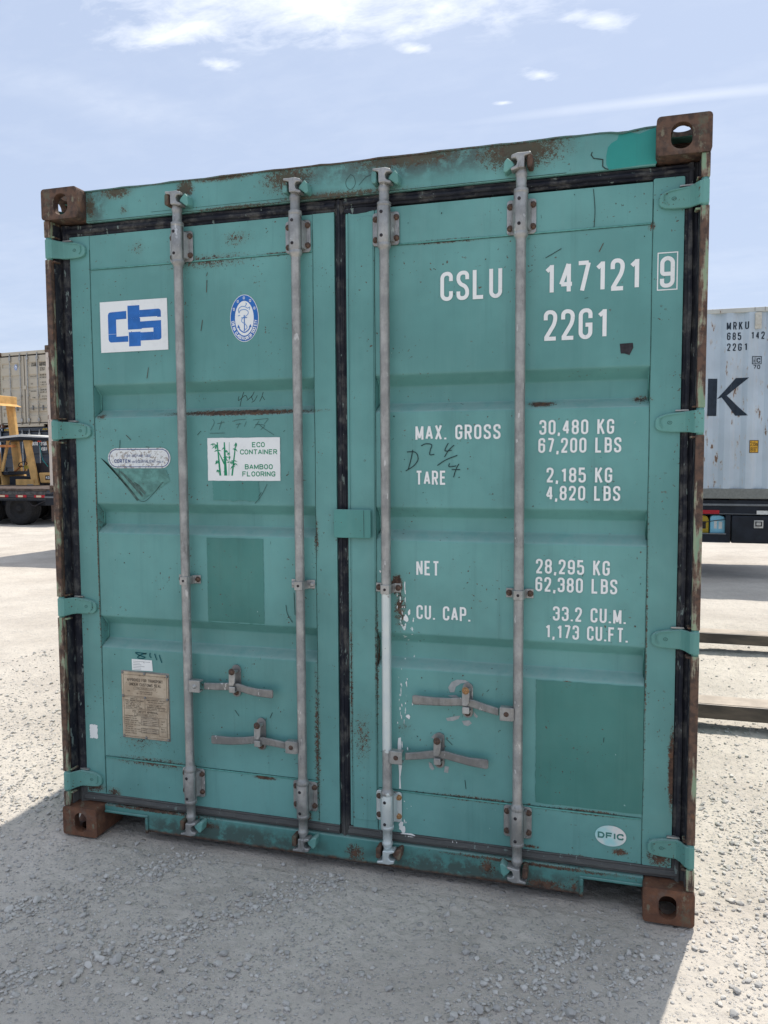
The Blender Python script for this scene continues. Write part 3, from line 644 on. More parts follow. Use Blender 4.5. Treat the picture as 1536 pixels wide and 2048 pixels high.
# sill with the two fork pockets
mb = MB(); mb.prism([(.352, .028), (2.082, .027), (2.082, .088), (2.279, .088), (2.279, .120), (.160, .120), (.160, .088), (.352, .088)], .058, .135)
sill = mb.obj('door_sill', M_sill, gc, bevel=.004)
for a, b in ((.163, .366), (2.068, 2.277)):
    mb = MB(); s_ = 1 if a < 1 else -1
    mb.box(a, b, .051, .0575, .088, .098)
    if a < 1: mb.box(.353, .366, .051, .0575, .022, .0875)
    else: mb.box(2.068, 2.081, .051, .0575, .022, .0875)
    mb.obj('pocket_rim', M_sill, sill, bevel=.003)
for x0, x1 in ((.366, .372), (2.062, 2.068)): q3('pocket_wall', M_sill, sill, (x0, x1, .136, .6, .03, .124), 0)
# doors
RC = [(1.836, 1.798, 1.736, 1.706), (1.364, 1.327, 1.278, 1.247), (.906, .868, .808, .779)]
def dep_(z):
    for a, b, c, d in RC:
        if d < z < a: return .046*min(1, (a-z)/(a-b), (z-d)/(c-d) if c > d else 1)
    return 0.0
def dep(z):
    return sum(dep_(z+k*.0011) for k in range(-3, 4))/7
def dnoise(x, z): return .0007*math.sin(x*5+z*3)+.0006*math.sin(x*11-z*7+2)+.0004*math.sin(z*23+x*3)
def sheet(mb, x0, x1):
    zs = [.318]+list(np.arange(.33, 2.28, .0036))+[2.288]; nx = 20; vs = []
    for z in zs:
        for i in range(nx+1):
            x = x0+(x1-x0)*i/nx; edge = min(1, min(i, nx-i)/2)
            vs.append((x, .0708+dep(z)+dnoise(x, z)*edge, z))
    fs = [(j*(nx+1)+i, j*(nx+1)+i+1, (j+1)*(nx+1)+i+1, (j+1)*(nx+1)+i) for j in range(len(zs)-1) for i in range(nx)]
    mb.add(vs, fs, 0, True)
def door(x0, x1, sx0, sx1, right):
    mb = MB()
    fr = MB()
    fr.box(x0, sx0, .070, .1195, .158, 2.420); 
    if right: fr.prism([(p, q) for p, q in rrect(sx1, x1, .158, 2.428, .006)], .070, .119)
    else: fr.box(sx1, x1, .070, .119, .158, 2.420)
    fr.box(sx0+.0015, sx1-.0015, .0713, .115, 2.2885, 2.4195); fr.box(sx0+.0015, sx1-.0015, .0713, .115, .1585, .3175)
    fr.box(sx0, sx1, .1200, .1215, .158, 2.42)
    d = fr.obj('door', M_door, gc, bevel=.0022)
    if right: tag(d, label='right door leaf with the white identification and weight lettering')
    else: tag(d, label='left door leaf with the stickers and the metal data plate')
    mb = MB(); sheet(mb, sx0+.001, sx1-.001); mb.obj('panel', M_door, d, fix=False)
    return d
dl = door(.071, 1.186, .1615, 1.104, False)
dr = door(1.240, 2.367, 1.337, 2.272, True)
q3('centre_strip', M_door, dr, (1.2285, 1.2385, .073, .119, .16, 2.412))
mb = MB(); mb.prism(rrect(1.2455, 1.332, .19, 2.395, .012), .0672, .0697); mb.obj('cover_strip', M_door, dr, bevel=.0015)
def seams(d, sx0, sx1, inner):
    p = Pen(.0690)
    for x in (sx0, sx1):
        pts = [(x+.0006*math.sin(z*17), z) for z in np.arange(.165, 2.41, .05)]
        # seam follows the leaf frame beside every rib
        p.line(pts, .0022)
    for z in (2.2855, .3205): p.line([(sx0+.004, z+.001), ((sx0+sx1)/2, z-.0008), (sx1-.004, z)], .0024)
    tag(p.obj('seam', M_seam, d), kind='stuff')
    for z in (2.289, .3155):
        mb = MB(); mb.tube([(sx0+.006, .0705, z), ((sx0+sx1)/2, .0703, z-.0006), (sx1-.006, .0705, z)], .0028, 6); mb.obj('weld_bead', M_seam_l, d)
    for a, b, c, e in RC:
        for x, s_ in ((sx0, 1), (sx1, -1)):
            mb = MB(); mb.tube([(x+s_*.003, .072, a+.006), (x+s_*.003, .113, b), (x+s_*.003, .113, c), (x+s_*.003, .072, e-.006)], .003, 5); mb.obj('weld_bead', M_seam_l, d)
seams(dl, .1615, 1.104, 0); seams(dr, 1.337, 2.272, 1)
# rubber gaskets, ridged like the real profile
def gasket(parent, x0, x1, z0, z1, vert, y=.078, seed=0):
    mb = MB(); w = (x1-x0) if vert else (z1-z0); n = 46; rr = random.Random(seed)
    prof = [(0, .030), (0, .004), (.10, .0), (.24, .001), (.30, -.006), (.42, -.0095), (.56, -.009), (.66, -.002), (.78, .0), (.9, -.003), (1.0, .001), (1.0, .030)]
    vs = []
    for i in range(n+1):
        t_ = i/n; wob = rr.uniform(-.0013, .0013)+.0012*math.sin(t_*19+seed)
        for a, dy in prof:
            e_ = wob if 0 < a < 1 else wob*.7
            k = rr.uniform(-.0006, .0006)
            if vert: vs.append((x0+a*w+e_, y+dy+k, z0+(z1-z0)*t_))
            else: vs.append((x0+(x1-x0)*t_, y+dy+k, z0+a*w+e_))
    m = len(prof)
    mb.add(vs, [(i*m+j, i*m+j+1, (i+1)*m+j+1, (i+1)*m+j) for i in range(n) for j in range(m-1)]+[tuple(range(m)), tuple(n*m+j for j in range(m-1, -1, -1))])
    return mb.obj('gasket', M_rub, parent)
gasket(dl, .028, .0705, .118, 2.466, True, .072, 1); gasket(dl, 1.1868, 1.2215, .116, 2.462, True, .0765, 2)
gasket(dl, .050, 1.190, 2.4205, 2.4655, False, .0745, 3); gasket(dl, .060, 1.186, .1205, .1575, False, .0700, 4)
gasket(dr, 2.3675, 2.4105, .118, 2.466, True, .074, 5); gasket(dr, 1.2225, 2.395, 2.4285, 2.4655, False, .0735, 6); gasket(dr, 1.2225, 2.385, .1205, .1575, False, .0700, 7)
q3('gasket', M_rub, dr, (1.2222, 1.2280, .0765, .118, .16, 2.43))
mb = MB(); mb.prism(blob(1.285, 2.418, .055, .012, 4), .0690, .0735); mb.obj('gasket', M_rub, dr)
for X_, d_ in ((.0262, dl), (2.4065, dr)):
    q3('gasket_flap', M_rub, d_, (X_, X_+.0055, .030, .0745, .120, 2.462), .001)
# hinges
def hinge(d, c, X, seed):
    mb = MB(); s_ = 1 if X(1) == 1 else -1
    P = [(.004, .007, .037, 0), (.020, .005, .037, 0), (.032, .012, .036, 0), (.045, .036, .034, .001), (.058, .0525, .0335, .001), (.100, .0555, .031, -.001), (.130, .0555, .026, -.003), (.143, .0565, .019, -.004), (.149, .058, .010, -.005)]
    mb.sweep([(X(x), y, c+dz) for x, y, h, dz in P], [h for _, _, h, _ in P], .0155)
    o = mb.obj('hinge', M_hinge, d, bevel=.006, seg=3)
    mb = MB(); mb.sweep([(X(x), .0515, c+dz+.003) for x, dz in ((.06, .026), (.085, .0245), (.118, .020), (.133, .012), (.134, -.008), (.126, -.018))], [.002]*6, .005)
    mb.obj('hinge_rib', M_hinge, d, bevel=.001)
    mb = MB(); mb.lathe([(-.0415, .0), (-.0415, .0115), (.0425, .0115), (.0425, 0)], (X(.016), .0185, c), 'z', 14, caps=False); mb.obj('hinge_pin', M_hinge, d)
    p = Pen(.0547); p.ring(X(.104), c-.001, .0075, .0055, .0062, .0042, n=18); p.line([(X(.104)-.003, c-.002), (X(.104)+.003, c)], .0012); p.obj('maker_mark', M_seam, d)
    mb = MB(); mb.prism([(X(.045), c+.036), (X(.048), c+.041), (X(.086), c+.040), (X(.088), c+.036)], .058, .072); mb.obj('hinge_washer', M_galv_c, d)
for c in HZL: hinge(dl, c, lambda x: x, c)
for c in HZR: hinge(dr, c, lambda x: W-x, c)
# customs catch plate over the door gap
mb = MB(); mb.prism(rrect(1.181, 1.3225, 1.2515, 1.3555, .006), .050, .0565); mb.prism(rrect(1.2585, 1.3165, 1.250, 1.351, .004), .057, .0675)
mb.obj('catch_plate', M_brushed, dr, bevel=.002)
p = Pen(.0494); p.line([(1.297, 1.254), (1.2965, 1.353)], .0016); tag(p.obj('scratches', M_scr, dr), kind='stuff')
# ---- paint patches on the leaves
SURF = lambda x, z: .0708+dep(z)+dnoise(x, z)+.003-.0012
def patch_grid(name, x0, x1, z0, z1, mat_, parent, seed, amp=.001, off=.0014):
    nx, nz = 12, max(6, int((z1-z0)/.012)); rr = random.Random(seed); vs = []
    for j in range(nz+1):
        for i in range(nx+1):
            x = x0+(x1-x0)*i/nx+(rr.uniform(-amp, amp) if i in (0, nx) else 0); z = z0+(z1-z0)*j/nz+(rr.uniform(-amp, amp) if j in (0, nz) else 0)
            vs.append((x, .0708+dep(z)+dnoise(x, z)-off, z))
    mb = MB(); mb.add(vs, [(j*(nx+1)+i, j*(nx+1)+i+1, (j+1)*(nx+1)+i+1, (j+1)*(nx+1)+i) for j in range(nz) for i in range(nx)], 0, True)
    return mb.obj(name, mat_, parent, fix=False)
patch_grid('paint_patch', .650, .889, .903, 1.237, M_pgreen, dl, 1)
patch_grid('paint_patch', 1.914, 2.2715, .333, .772, M_pgreen, dr, 2, .0016)
p = Pen(.0694); p.poly(jag_rect(.683, .876, 1.381, 1.4615, 5, .0035)); p.obj('paint_patch', M_brushed, dl)
p = Pen(.0692); p.poly(SQ[0]); p.obj('tar_patch', M_tar, dr)
p = Pen(.0692)
for P_ in PRIMER: p.poly(P_)
tag(p.obj('primer_smear', M_primer, dr), kind='stuff')
p = Pen(.0688)
for P_ in DRIP: p.poly(P_)
rr = random.Random(3)
for k in range(44):
    z = rr.uniform(.45, 1.11) if k < 36 else rr.uniform(.1, .3); x = 1.437+rr.gauss(0, .016)+.006*rr.random(); h_ = rr.uniform(.0015, .011)*(1.5 if rr.random() < .2 else 1)
    if dep(z) > .0005 or dep(z+.02) > .0005 or dep(z-.02) > .0005: continue
    p.poly(blob(x, z, rr.uniform(.0009, .0022), h_*.8, k, 12, .4))
for x, z, a, b in ((1.46, .985, .004, .012), (1.448, .962, .008, .014), (1.475, .955, .0022, .005), (1.455, .60, .006, .010), (1.444, 1.08, .002, .017), (1.352, 1.13, .003, .004), (1.43, .18, .012, .02), (1.455, .155, .02, .008), (1.62, .145, .0015, .010), (1.635, .145, .0015, .010)): p.poly(blob(x, z, a, b, int(x*999), 16, .5))
tag(p.obj('paint_splashes', M_let, dr), kind='stuff')
# ---- scratches, pen marks
ps = Pen(.0690); pr_ = Pen(.0689); pl_ = Pen(.0688)
for i, P_ in enumerate(SCR): (pr_ if i in (1, 2, 3, 4, 5, 19) else ps).line(P_, .0022, smooth=1)
for k in range(150):
    x = rr.uniform(.18, 1.1) if k % 2 else rr.uniform(1.35, 2.26); z = rr.choice((rr.uniform(.33, .77), rr.uniform(.92, 1.23), rr.uniform(1.38, 1.69), rr.uniform(1.85, 2.4), rr.uniform(.17, .31), rr.uniform(.33, .77)))
    q = rr.random(); pp = pr_ if q < .45 else (ps if q < .85 else pl_); l_ = rr.uniform(.002, .012); a = rr.gauss(1.5, .7)
    if rr.random() < .6: pp.poly(blob(x, z, rr.uniform(.001, .0028), rr.uniform(.001, .0032), k, 9, .5))
    else: pp.line([(x, z), (x+l_*math.cos(a), z+l_*math.sin(a))], rr.uniform(.0009, .0018))
for P_ in TRI_L: ps.line(P_, .0016, smooth=1)
tag(ps.obj('scratches', M_scr, dl), kind='stuff'); tag(pr_.obj('rust_chips', M_scr_r, dl), kind='stuff'); tag(pl_.obj('pale_scuffs', M_scr_l, dl), kind='stuff')
p = Pen(.0692); p.poly([(.232, 1.505), (.480, 1.500), (.497, 1.455), (.375, 1.3815), (.355, 1.3835), (.300, 1.435)]); p.obj('sticker_ghost', flat('faded_sticker_ghost', (.115, .265, .235), .6, 0, .25, 40), dl)
p = Pen(.0690)
for P_ in TRI_A: p.poly(P_)
p.obj('torn_sticker_residue', flat('sticker_residue', (.075, .13, .115), .8, 0, .35, 60, .6), dl)
p = Pen(.0686)
for P_ in PEN_D: p.line(P_, .0032, smooth=1)
p.obj('marker_writing', M_pen, dr)
p = Pen(0, surf=lambda x, z: .0708+.046+.002); 
for P_ in PEN_CN: p.line(P_, .0026, smooth=1)
p.obj('marker_writing', M_scr, dl)
p = Pen(.0688)
for P_ in SCR_CN: p.line(P_, .0013, smooth=1)
p.obj('marker_writing', M_scr, dl)
p = Pen(.0688)
for P_ in PEN_8: p.line(P_, .0045, smooth=1)
p.obj('marker_writing', M_pen_t, dl)
# ---- lettering, right leaf
TX = [('CSLU', 1.576, 1.7895, 2.083, 2.182, .134), ('147121', 1.9295, 2.2375, 2.083, 2.1865, .134), ('9', 2.2965, 2.341, 2.083, 2.182, .130), ('22G1', 1.930, 2.1385, 1.931, 2.032, .132),
      ('MAX. GROSS', 1.485, 1.787, 1.605, 1.656, .145), ('TARE', 1.487, 1.596, 1.446, 1.496, .145), ('NET', 1.487, 1.5705, 1.122, 1.1745, .145), ('CU. CAP.', 1.487, 1.683, .9625, 1.0135, .145),
      ('30,480 KG', 1.918, 2.162, 1.6175, 1.667, .145), ('67,200 LBS', 1.915, 2.1855, 1.556, 1.6065, .145), ('2,185 KG', 1.943, 2.1580, 1.456, 1.5065, .145), ('4,820 LBS', 1.942, 2.1845, 1.3955, 1.445, .145),
      ('28,295 KG', 1.910, 2.1545, 1.1435, 1.194, .145), ('62,380 LBS', 1.909, 2.1795, 1.0815, 1.132, .145), ('33.2 CU.M.', 1.969, 2.2085, .9825, 1.032, .145), ('1,173 CU.FT.', 1.943, 2.2155, .920, .9695, .145)]
def words(st, x0, x1, z0, z1, t, gap, gw=.46):
    h = z1-z0; T = t*h; cw = gw*h-T; g_ = gap*gw*h*.55; xs = []; x = 0
    for ch in st:
        w_ = cw*.9+T if ch == ' ' else ADV.get(ch, 1.0)*cw+T; xs.append((x, x+w_)); x += w_+(0 if ch == ' ' else g_)
    k = (x1-x0)/(x-g_); out = []; i = 0
    for w in st.split(' '): out.append((w, x0+xs[i][0]*k, x0+xs[i+len(w)-1][1]*k)); i += len(w)+1
    return out
for st, a, b, c, d_, t_ in TX:
    for wst, wa, wb in words(st, a, b, c, d_, t_, .55):
        p = Pen(.0686); p.text(wst, wa, wb, c, d_, t=t_, gap=.55); p.obj('lettering', M_let, dr)
p = Pen(.0688); p.line([(2.2895, 2.0765), (2.3485, 2.0765), (2.3485, 2.1930), (2.2895, 2.1930)], .0035, closed=True); p.obj('check_digit_frame', M_let, dr)
# ---- stickers
def sticker(parent, poly, name='sticker', Y=.0688, base=None, th=.0006):
    mb = MB(); mb.prism(poly, Y, Y+th); p = Pen(Y-.00025); p.mb = mb; return p
# shipping line logo on white
p = sticker(dl, [(.203, 1.962), (.504, 1.963), (.503, 2.159), (.203, 2.159)])
def LG(pts): p.poly([(.203+.301*a, 2.160-.197*b) for a, b in pts], 1)
R_ = lambda a0, b0, a1, b1: LG([(a0, b0), (a1, b0), (a1, b1), (a0, b1)])
LG([(.15, .215), (.395, .205), (.395, .36), (.24, .365), (.24, .645), (.118, .645), (.118, .27), (.128, .232)])
LG([(.118, .65), (.24, .65), (.24, .70), (.415, .695), (.415, .81), (.155, .81), (.130, .79), (.118, .75)])
LG([(.415, .108), (.592, .108), (.592, .36), (.415, .36)]); LG([(.5925, .205), (.87, .20), (.895, .215), (.905, .25), (.905, .36), (.85, .36), (.85, .345), (.5925, .345)])
R_(.415, .3602, .60, .43); LG([(.415, .4302), (.905, .425), (.905, .56), (.79, .56), (.62, .562), (.62, .575), (.415, .575)])
LG([(.79, .5603), (.905, .5603), (.905, .76), (.89, .79), (.865, .80), (.79, .80)]); R_(.60, .64, .7897, .80); LG([(.425, .625), (.5997, .625), (.5997, .905), (.425, .905)])
o = p.obj('sticker', [M_sti, M_blue], dl); tag(o, label='white rectangular sticker with a blue shipping line logo')
# classification society oval
cx, cz = .828, 2.0645
p = sticker(dl, ellipse(cx, cz, .0585, .0870, 48))
p.ring(cx, cz, .0565, .0850, .0385, .0640, 1)
def arcpt(rx, rz, base, flip):
    def f_(pt, xm):
        s_ = pt[0]; return (0, 0)
    return f_
def ring_text(p, st, a0, a1, rx, rz, h, mi, inside=True):
    n = len(st)
    for i, ch in enumerate(st):
        a = math.radians(a0+(a1-a0)*(i+.5)/n); c = (cx+rx*math.cos(a), cz+rz*math.sin(a)); tx, tz = -rx*math.sin(a), rz*math.cos(a); l_ = math.hypot(tx, tz); tx /= l_; tz /= l_
        if not inside: tx, tz = -tx, -tz
        ux, uz = -tz, tx
        if ch == ' ': continue
        cw = .40*h
        for P_ in G.get(ch, []):
            path, cl = roundpath([(q if q == 'c' else (q[0]*cw, q[1]*h*.84, q[2])) for q in P_], cw); p.k += 1
            ribbon(p.mb, [(c[0]+(u_-cw/2)*tx+(v_-h*.42)*ux, c[1]+(u_-cw/2)*tz+(v_-h*.42)*uz) for u_, v_ in path], cl, h*.09, p.emit, mi)
p.Y -= .0003
ring_text(p, 'CHINA CLASSIFICATION SOCIETY', 186, 354, .0475, .0745, .0125, 0)
for i, a in enumerate((152, 122, 90, 58, 28)):   # five small square characters along the top
    a = math.radians(a); x, z = cx+.0475*math.cos(a), cz+.0745*math.sin(a)
    p.line([(x-.0035, z+.004), (x+.0035, z+.004)], .0013, 0); p.line([(x, z+.006), (x, z-.006)], .0013, 0); p.line([(x-.004, z-.003), (x+.004, z-.003)], .0013, 0)
    p.line([(x-.0035, z+.0045), (x-.0035, z-.003)], .0012, 0); p.line([(x+.0035, z+.0045), (x+.0035, z-.003)], .0012, 0)
p.line([(cx, cz+.012), (cx, cz-.048)], .0035, 1); p.line([(cx-.012, cz+.002), (cx+.012, cz+.002)], .003, 1)
p.line([(cx-.024, cz-.028), (cx-.018, cz-.042), (cx, cz-.052), (cx+.018, cz-.042), (cx+.024, cz-.028)], .004, 1, smooth=1)
p.poly([(cx-.029, cz-.034), (cx-.025, cz-.022), (cx-.018, cz-.034)], 1); p.poly([(cx+.029, cz-.034), (cx+.025, cz-.022), (cx+.018, cz-.034)], 1)
for L_ in ([(-.004, -.045), (.010, -.036), (.004, -.022), (-.010, -.012), (-.006, .002), (.010, .010), (.016, .022), (.004, .032), (-.014, .030), (-.020, .020)], [(-.020, .020), (-.022, .034), (-.010, .044), (.004, .042), (.014, .036)], [(.004, .045), (.010, .052), (.006, .056)], [(.014, .036), (.022, .040), (.020, .030)], [(-.016, .012), (-.024, .010)]):
    p.line([(cx+a*1.05, cz+b) for a, b in L_], .0028, 2, smooth=1)
o = p.obj('sticker', [M_sti, M_blue, M_lblue], dl); tag(o, label='blue and white oval classification society sticker with an anchor')
# eco container sticker
p = sticker(dl, jag_rect(.663, .9645, 1.4575, 1.6205, 8, .0006))
p.text('ECO', .850, .903, 1.584, 1.603, t=.17, gw=.75, gap=.3, mi=1); p.text('CONTAINER', .800, .953, 1.557, 1.576, t=.17, gw=.75, gap=.3, mi=1)
p.text('BAMBOO', .819, .934, 1.501, 1.520, t=.17, gw=.75, gap=.3, mi=1); p.text('FLOORING', .808, .944, 1.474, 1.493, t=.17, gw=.75, gap=.3, mi=1)
def cane(x0, z0, x1, z1, w0, w1):
    p.k += 1; p.poly([(x0-w0/2, z0), (x0+w0/2, z0), (x1+w1/2, z1), (x1-w1/2, z1)], 1)
cane(.7155, 1.477, .705, 1.604, .008, .0045); cane(.7385, 1.477, .735, 1.604, .013, .005); cane(.765, 1.477, .7835, 1.602, .007, .004); cane(.752, 1.477, .756, 1.604, .002, .0015); cane(.734, 1.52, .706, 1.575, .007, .003)
rr = random.Random(12)
for (x, z) in ((.703, 1.595), (.695, 1.590), (.690, 1.600), (.706, 1.575), (.735, 1.585), (.742, 1.575), (.738, 1.55), (.740, 1.54), (.757, 1.565), (.760, 1.55), (.787, 1.600), (.780, 1.58), (.772, 1.535), (.778, 1.525), (.768, 1.515), (.706, 1.53), (.700, 1.535), (.704, 1.50), (.757, 1.53)):
    for k in range(4):
        a = rr.uniform(-2.9, -.25); l_ = rr.uniform(.010, .018); w = .0022; ca, sa = math.cos(a), math.sin(a)
        p.poly([(x, z), (x+l_*.4*ca-w*sa, z+l_*.4*sa+w*ca), (x+l_*ca, z+l_*sa), (x+l_*.4*ca+w*sa, z+l_*.4*sa-w*ca)], 1)
o = p.obj('sticker', [M_sti, M_grn], dl); tag(o, label='white sticker with green bamboo canes and green lettering')
# corten sticker
p = sticker(dl, rrect(.219, .501, 1.5055, 1.5850, .0395, 10), base=None)
A = rrect(.225, .495, 1.511, 1.5795, .034, 8); p.line(A, .0030, 1, closed=True)
p.text('FOR REPAIR USE', .295, .416, 1.5495, 1.5590, t=.15, gw=.7, mi=1); p.text('CORTEN', .248, .322, 1.5265, 1.5410, t=.2, gw=.62, mi=1, gap=.25); p.text('OR', .328, .342, 1.5265, 1.534, t=.15, gw=.7, mi=1); p.text('EQUIVALENT', .346, .436, 1.5265, 1.5385, t=.15, gw=.7, mi=1); p.text('ONLY', .440, .470, 1.5265, 1.534, t=.15, gw=.7, mi=1)
o = p.obj('sticker', [M_worn, M_navyp], dl); tag(o, label='worn pill-shaped repair steel sticker with a blue rim')
# small paper label and small blank sticker
p = sticker(dl, [(.302, .690), (.397, .692), (.394, .736), (.3015, .736)])
for i, (st, w) in enumerate((('THIS CONTAINER CLEAN & DRY', .078), ('EMPTY', .03), ('NOT FIT FOOD', .038), ('INSPECTION, REPAIR', .052), ('DATE, 7 DEPOT', .036), ('REF. NUMBER', .036))):
    z = .7275-i*.0066; p.line([(.308, z), (.308+w, z)], .0016, 1)
o = p.obj('paper_label', [M_let, flat('faint_grey_print', (.30, .32, .33), .6)], dl)
p = sticker(dl, jag_rect(.0925, .1285, .390, .447, 4, .002)); p.obj('sticker', M_sti, dl)
# DFIC oval
p = sticker(dr, ellipse(2.170, .2450, .0515, .0365, 44)); p.text('DFIC', 2.127, 2.213, .2345, .2565, t=.24, gw=.95, gap=.25, mi=1)
def shiny():
    t = NT('holographic_sticker'); c = t.mix(t.step(t.noise(14, 3), .35, .65), (.36, .66, .66), (.74, .72, .68)); return t.fin(c, .3)
o = p.obj('sticker', [shiny(), M_pgreen], dr); tag(o, label='pale oval sticker with four green letters')
# data plate
p = sticker(dl, [(.254, .412), (.467, .412), (.466, .680), (.2535, .684)], Y=.0662, th=.003)
p2 = Pen(.0659); p2.mb = p.mb
def fr_(a, b, c, d_, w=.0011): p2.line([(a, c), (b, c), (b, d_), (a, d_)], w, 1, closed=True)
fr_(.262, .460, .584, .672); fr_(.262, .460, .417, .579); p2.line([(.262, .531), (.460, .531)], .0011, 1); p2.line([(.359, .579), (.359, .531)], .0011, 1); p2.line([(.362, .556), (.458, .556)], .0008, 1)
p2.text('APPROVED FOR TRANSPORT', .279, .443, .6455, .6575, t=.13, gw=.6, mi=1); p2.text('UNDER CUSTOMS SEAL', .288, .436, .6275, .6395, t=.13, gw=.6, mi=1)
fr_(.309, .409, .6130, .6225, .0008); p2.text('CIMC/000201/001', .318, .400, .6150, .6205, t=.12, mi=1)
for st, a, b, z, h_ in (('TYPE', .278, .292, .602, .0045), ("MANUFACTURER'S NO.", .337, .395, .602, .0045), ('OF THE CONTAINER', .322, .392, .594, .0045), ('OWNED BY', .291, .325, .5705, .0048), ('CHINA SHIPPING CONTAINER', .267, .353, .5630, .0052), ('LINES (HK) CO., LTD', .269, .339, .5555, .0052), ('36/F, ONE INTL. PLAZA', .269, .340, .5485, .0048), ('12 HARCOURT ROAD', .270, .333, .5415, .0048), ('CENTRAL, HONG KONG', .270, .346, .5345, .0048),
        ('TIMBER COMPONENT TREATMENT', .365, .457, .5700, .0048), ('IM/TAILLEUR 400/0001', .375, .447, .5615, .0048), ('MANUFACTURED BY', .379, .434, .5485, .0048), ('SHANGHAI INTERNATIONAL', .368, .453, .5410, .0048), ('CONTAINERS CO., LTD', .368, .449, .5340, .0048), ('CSC SAFETY APPROVAL', .300, .418, .5170, .0095)):
    p2.text(st, a, b, z, z+h_, t=.13, gw=.6, mi=1)
for i, st in enumerate(('DATE MANUFACTURED', 'IDENTIFICATION NO.', 'MAXIMUM GROSS WEIGHT', 'ALLOW. STACK. WT. (1.8G)', 'RACKING TEST LOAD VALUE', 'ONE DOOR OFF', 'RACKING TEST LOAD VALUE', 'ALLOW. STACK. WT. (1.8G)', 'END WALL STRENGTH')):
    z = .4990-i*.0088; p2.text(st, .266, .266+.0030*len(st), z, z+.0045, t=.13, gw=.6, mi=1)
fr_(.309, .409, .5045, .5135, .0008); p2.text('GB-C/LR/NNG 53671', .318, .398, .5065, .5115, t=.12, mi=1)
for a in (.4975, .4905, .4835, .4765, .4695, .452, .445, .438): p2.line([(.339, a), (.418, a)], .0034, 2); p2.line([(.348, a), (.366, a)], .0016, 1); p2.line([(.390, a), (.410, a)], .0016, 1)
fr_(.339, .418, .4660, .5010, .0008); fr_(.339, .418, .4345, .4555, .0008); fr_(.4215, .4565, .427, .502, .0008); p2.line([(.4215, .466), (.4565, .466)], .0008, 1)
for st, z in (('ACEP', .486), ('CN', .476), ('REG.', .455), ('CSC/C', .445)): p2.text(st, .430, .430+.0045*len(st), z, z+.005, t=.13, mi=1)
M_plateline = flat('plate_fields', (.32, .27, .21), .5, 0, .2, 200)
dp = p.obj('data_plate', [M_plate, M_blk, M_plateline], dl)
mb = MB(); mb.prism(rrect(.2495, .4705, .408, .6875, .004), .0692, .0712); mb.obj('plate_backing', M_galv_d, dl, bevel=.001)
mbr = MB(); mbr.lathe([(-.004, .0), (-.004, .003), (-.001, .0055), (.001, .0055)], (0, 0, 0), 'y', 10, caps=False); rivet0 = None
for x, z in ((.258, .679), (.360, .679), (.462, .675), (.2585, .583), (.360, .581), (.4615, .581), (.2585, .4165), (.361, .4165), (.4630, .4160)):
    if rivet0 is None: rivet0 = mbr.obj('rivet', M_galv_d, dl); rivet0.location = (x, .0655, z)
    else: dup(rivet0, dl, (x, .0655, z))
# ------------------------------------------------------------------ locking bars
mb = MB(); mb.lathe([(-.0085, 0), (-.0085, .0062), (-.0068, .0082), (0, .0086), (.0, .0115), (.0018, .0115)], (0, 0, 0), 'y', 10, caps=False); BOLT = mb.obj('bolt', M_bolt, None)
BOLT_USED = [False]
def bolt(parent, x, y, z, mat_=None, sc=1.0):
    if not BOLT_USED[0] and mat_ is None:
        BOLT_USED[0] = True; o = BOLT; o.parent = parent; o.location = (x, y, z); o.scale = (sc,)*3; return o
    o = dup(BOLT, parent, (x, y, z), scale=(sc,)*3); o.rotation_euler = (0, random.uniform(0, 6), 0)
    if mat_:
        o.data = o.data.copy(); o.data.materials[0] = mat_
    return o
def bracket(root, x, zc, top, mat_, bmats=(None,)*4):
    mb = MB(); mb.prism(rrect(x-.050, x+.048, zc-.0575, zc+.0575, .012), .0615, .0675)
    lo, hi = (-.057, .069) if top else (-.072, .057)
    mb.lathe([(lo, .0), (lo, .0235), (hi, .0235), (hi, 0)], (x, .034, zc), 'z', 24, caps=False)
    mb.prism([(x-.0235, zc-.050), (x+.0235, zc-.050), (x+.0235, zc+.052), (x-.0235, zc+.052)], .0345, .062)
    # swept webs from the sleeve to the flange
    mb.prism([(x+.0236, .040), (x+.034, .0614), (x+.0236, .0614)], zc-.048, zc+.050, axis='z'); mb.prism([(x-.0236, .040), (x-.0236, .0614), (x-.034, .0614)], zc-.048, zc+.050, axis='z')
    o = mb.obj('bearing_bracket', mat_, root, bevel=.0025)
    for i, (dx, dz) in enumerate(((-.038, .035), (.037, .037), (-.038, -.036), (.037, -.034))): bolt(root, x+dx, .0612, zc+dz, bmats[i])
    for dz in ((.046, -.034) if top else (.034, -.048)): mb = MB(); mb.lathe([(-.0016, 0), (-.0016, .0058), (.002, .0058)], (x-.003, .0112, zc+dz), 'y', 12, caps=False); mb.obj('grease_hole', M_tar, root)
def cam_head(root, x, z, s_, up, mat_):
    """C shaped cam; s_ = +1 jaw opens to the right"""
    mb = MB(); d = 1 if up else -1
    P = [(-.012, -.020), (.004, -.020), (.030, -.026), (.033, -.018), (.014, -.010), (.010, .004), (.016, .013), (.032, .012), (.030, .024), (.010, .030), (-.014, .029), (-.034, .030), (-.034, .022), (-.013, .017)]
    mb.prism([(x+s_*a, z+d*b) for a, b in P], .006, .046)
    mb.lathe([(-.026*d if d > 0 else .026, 0), (-.024*d if d > 0 else .024, .0150)], (x, .032, z), 'z', 12, caps=False)
    mb.obj('cam', mat_, root, bevel=.0035, seg=3)
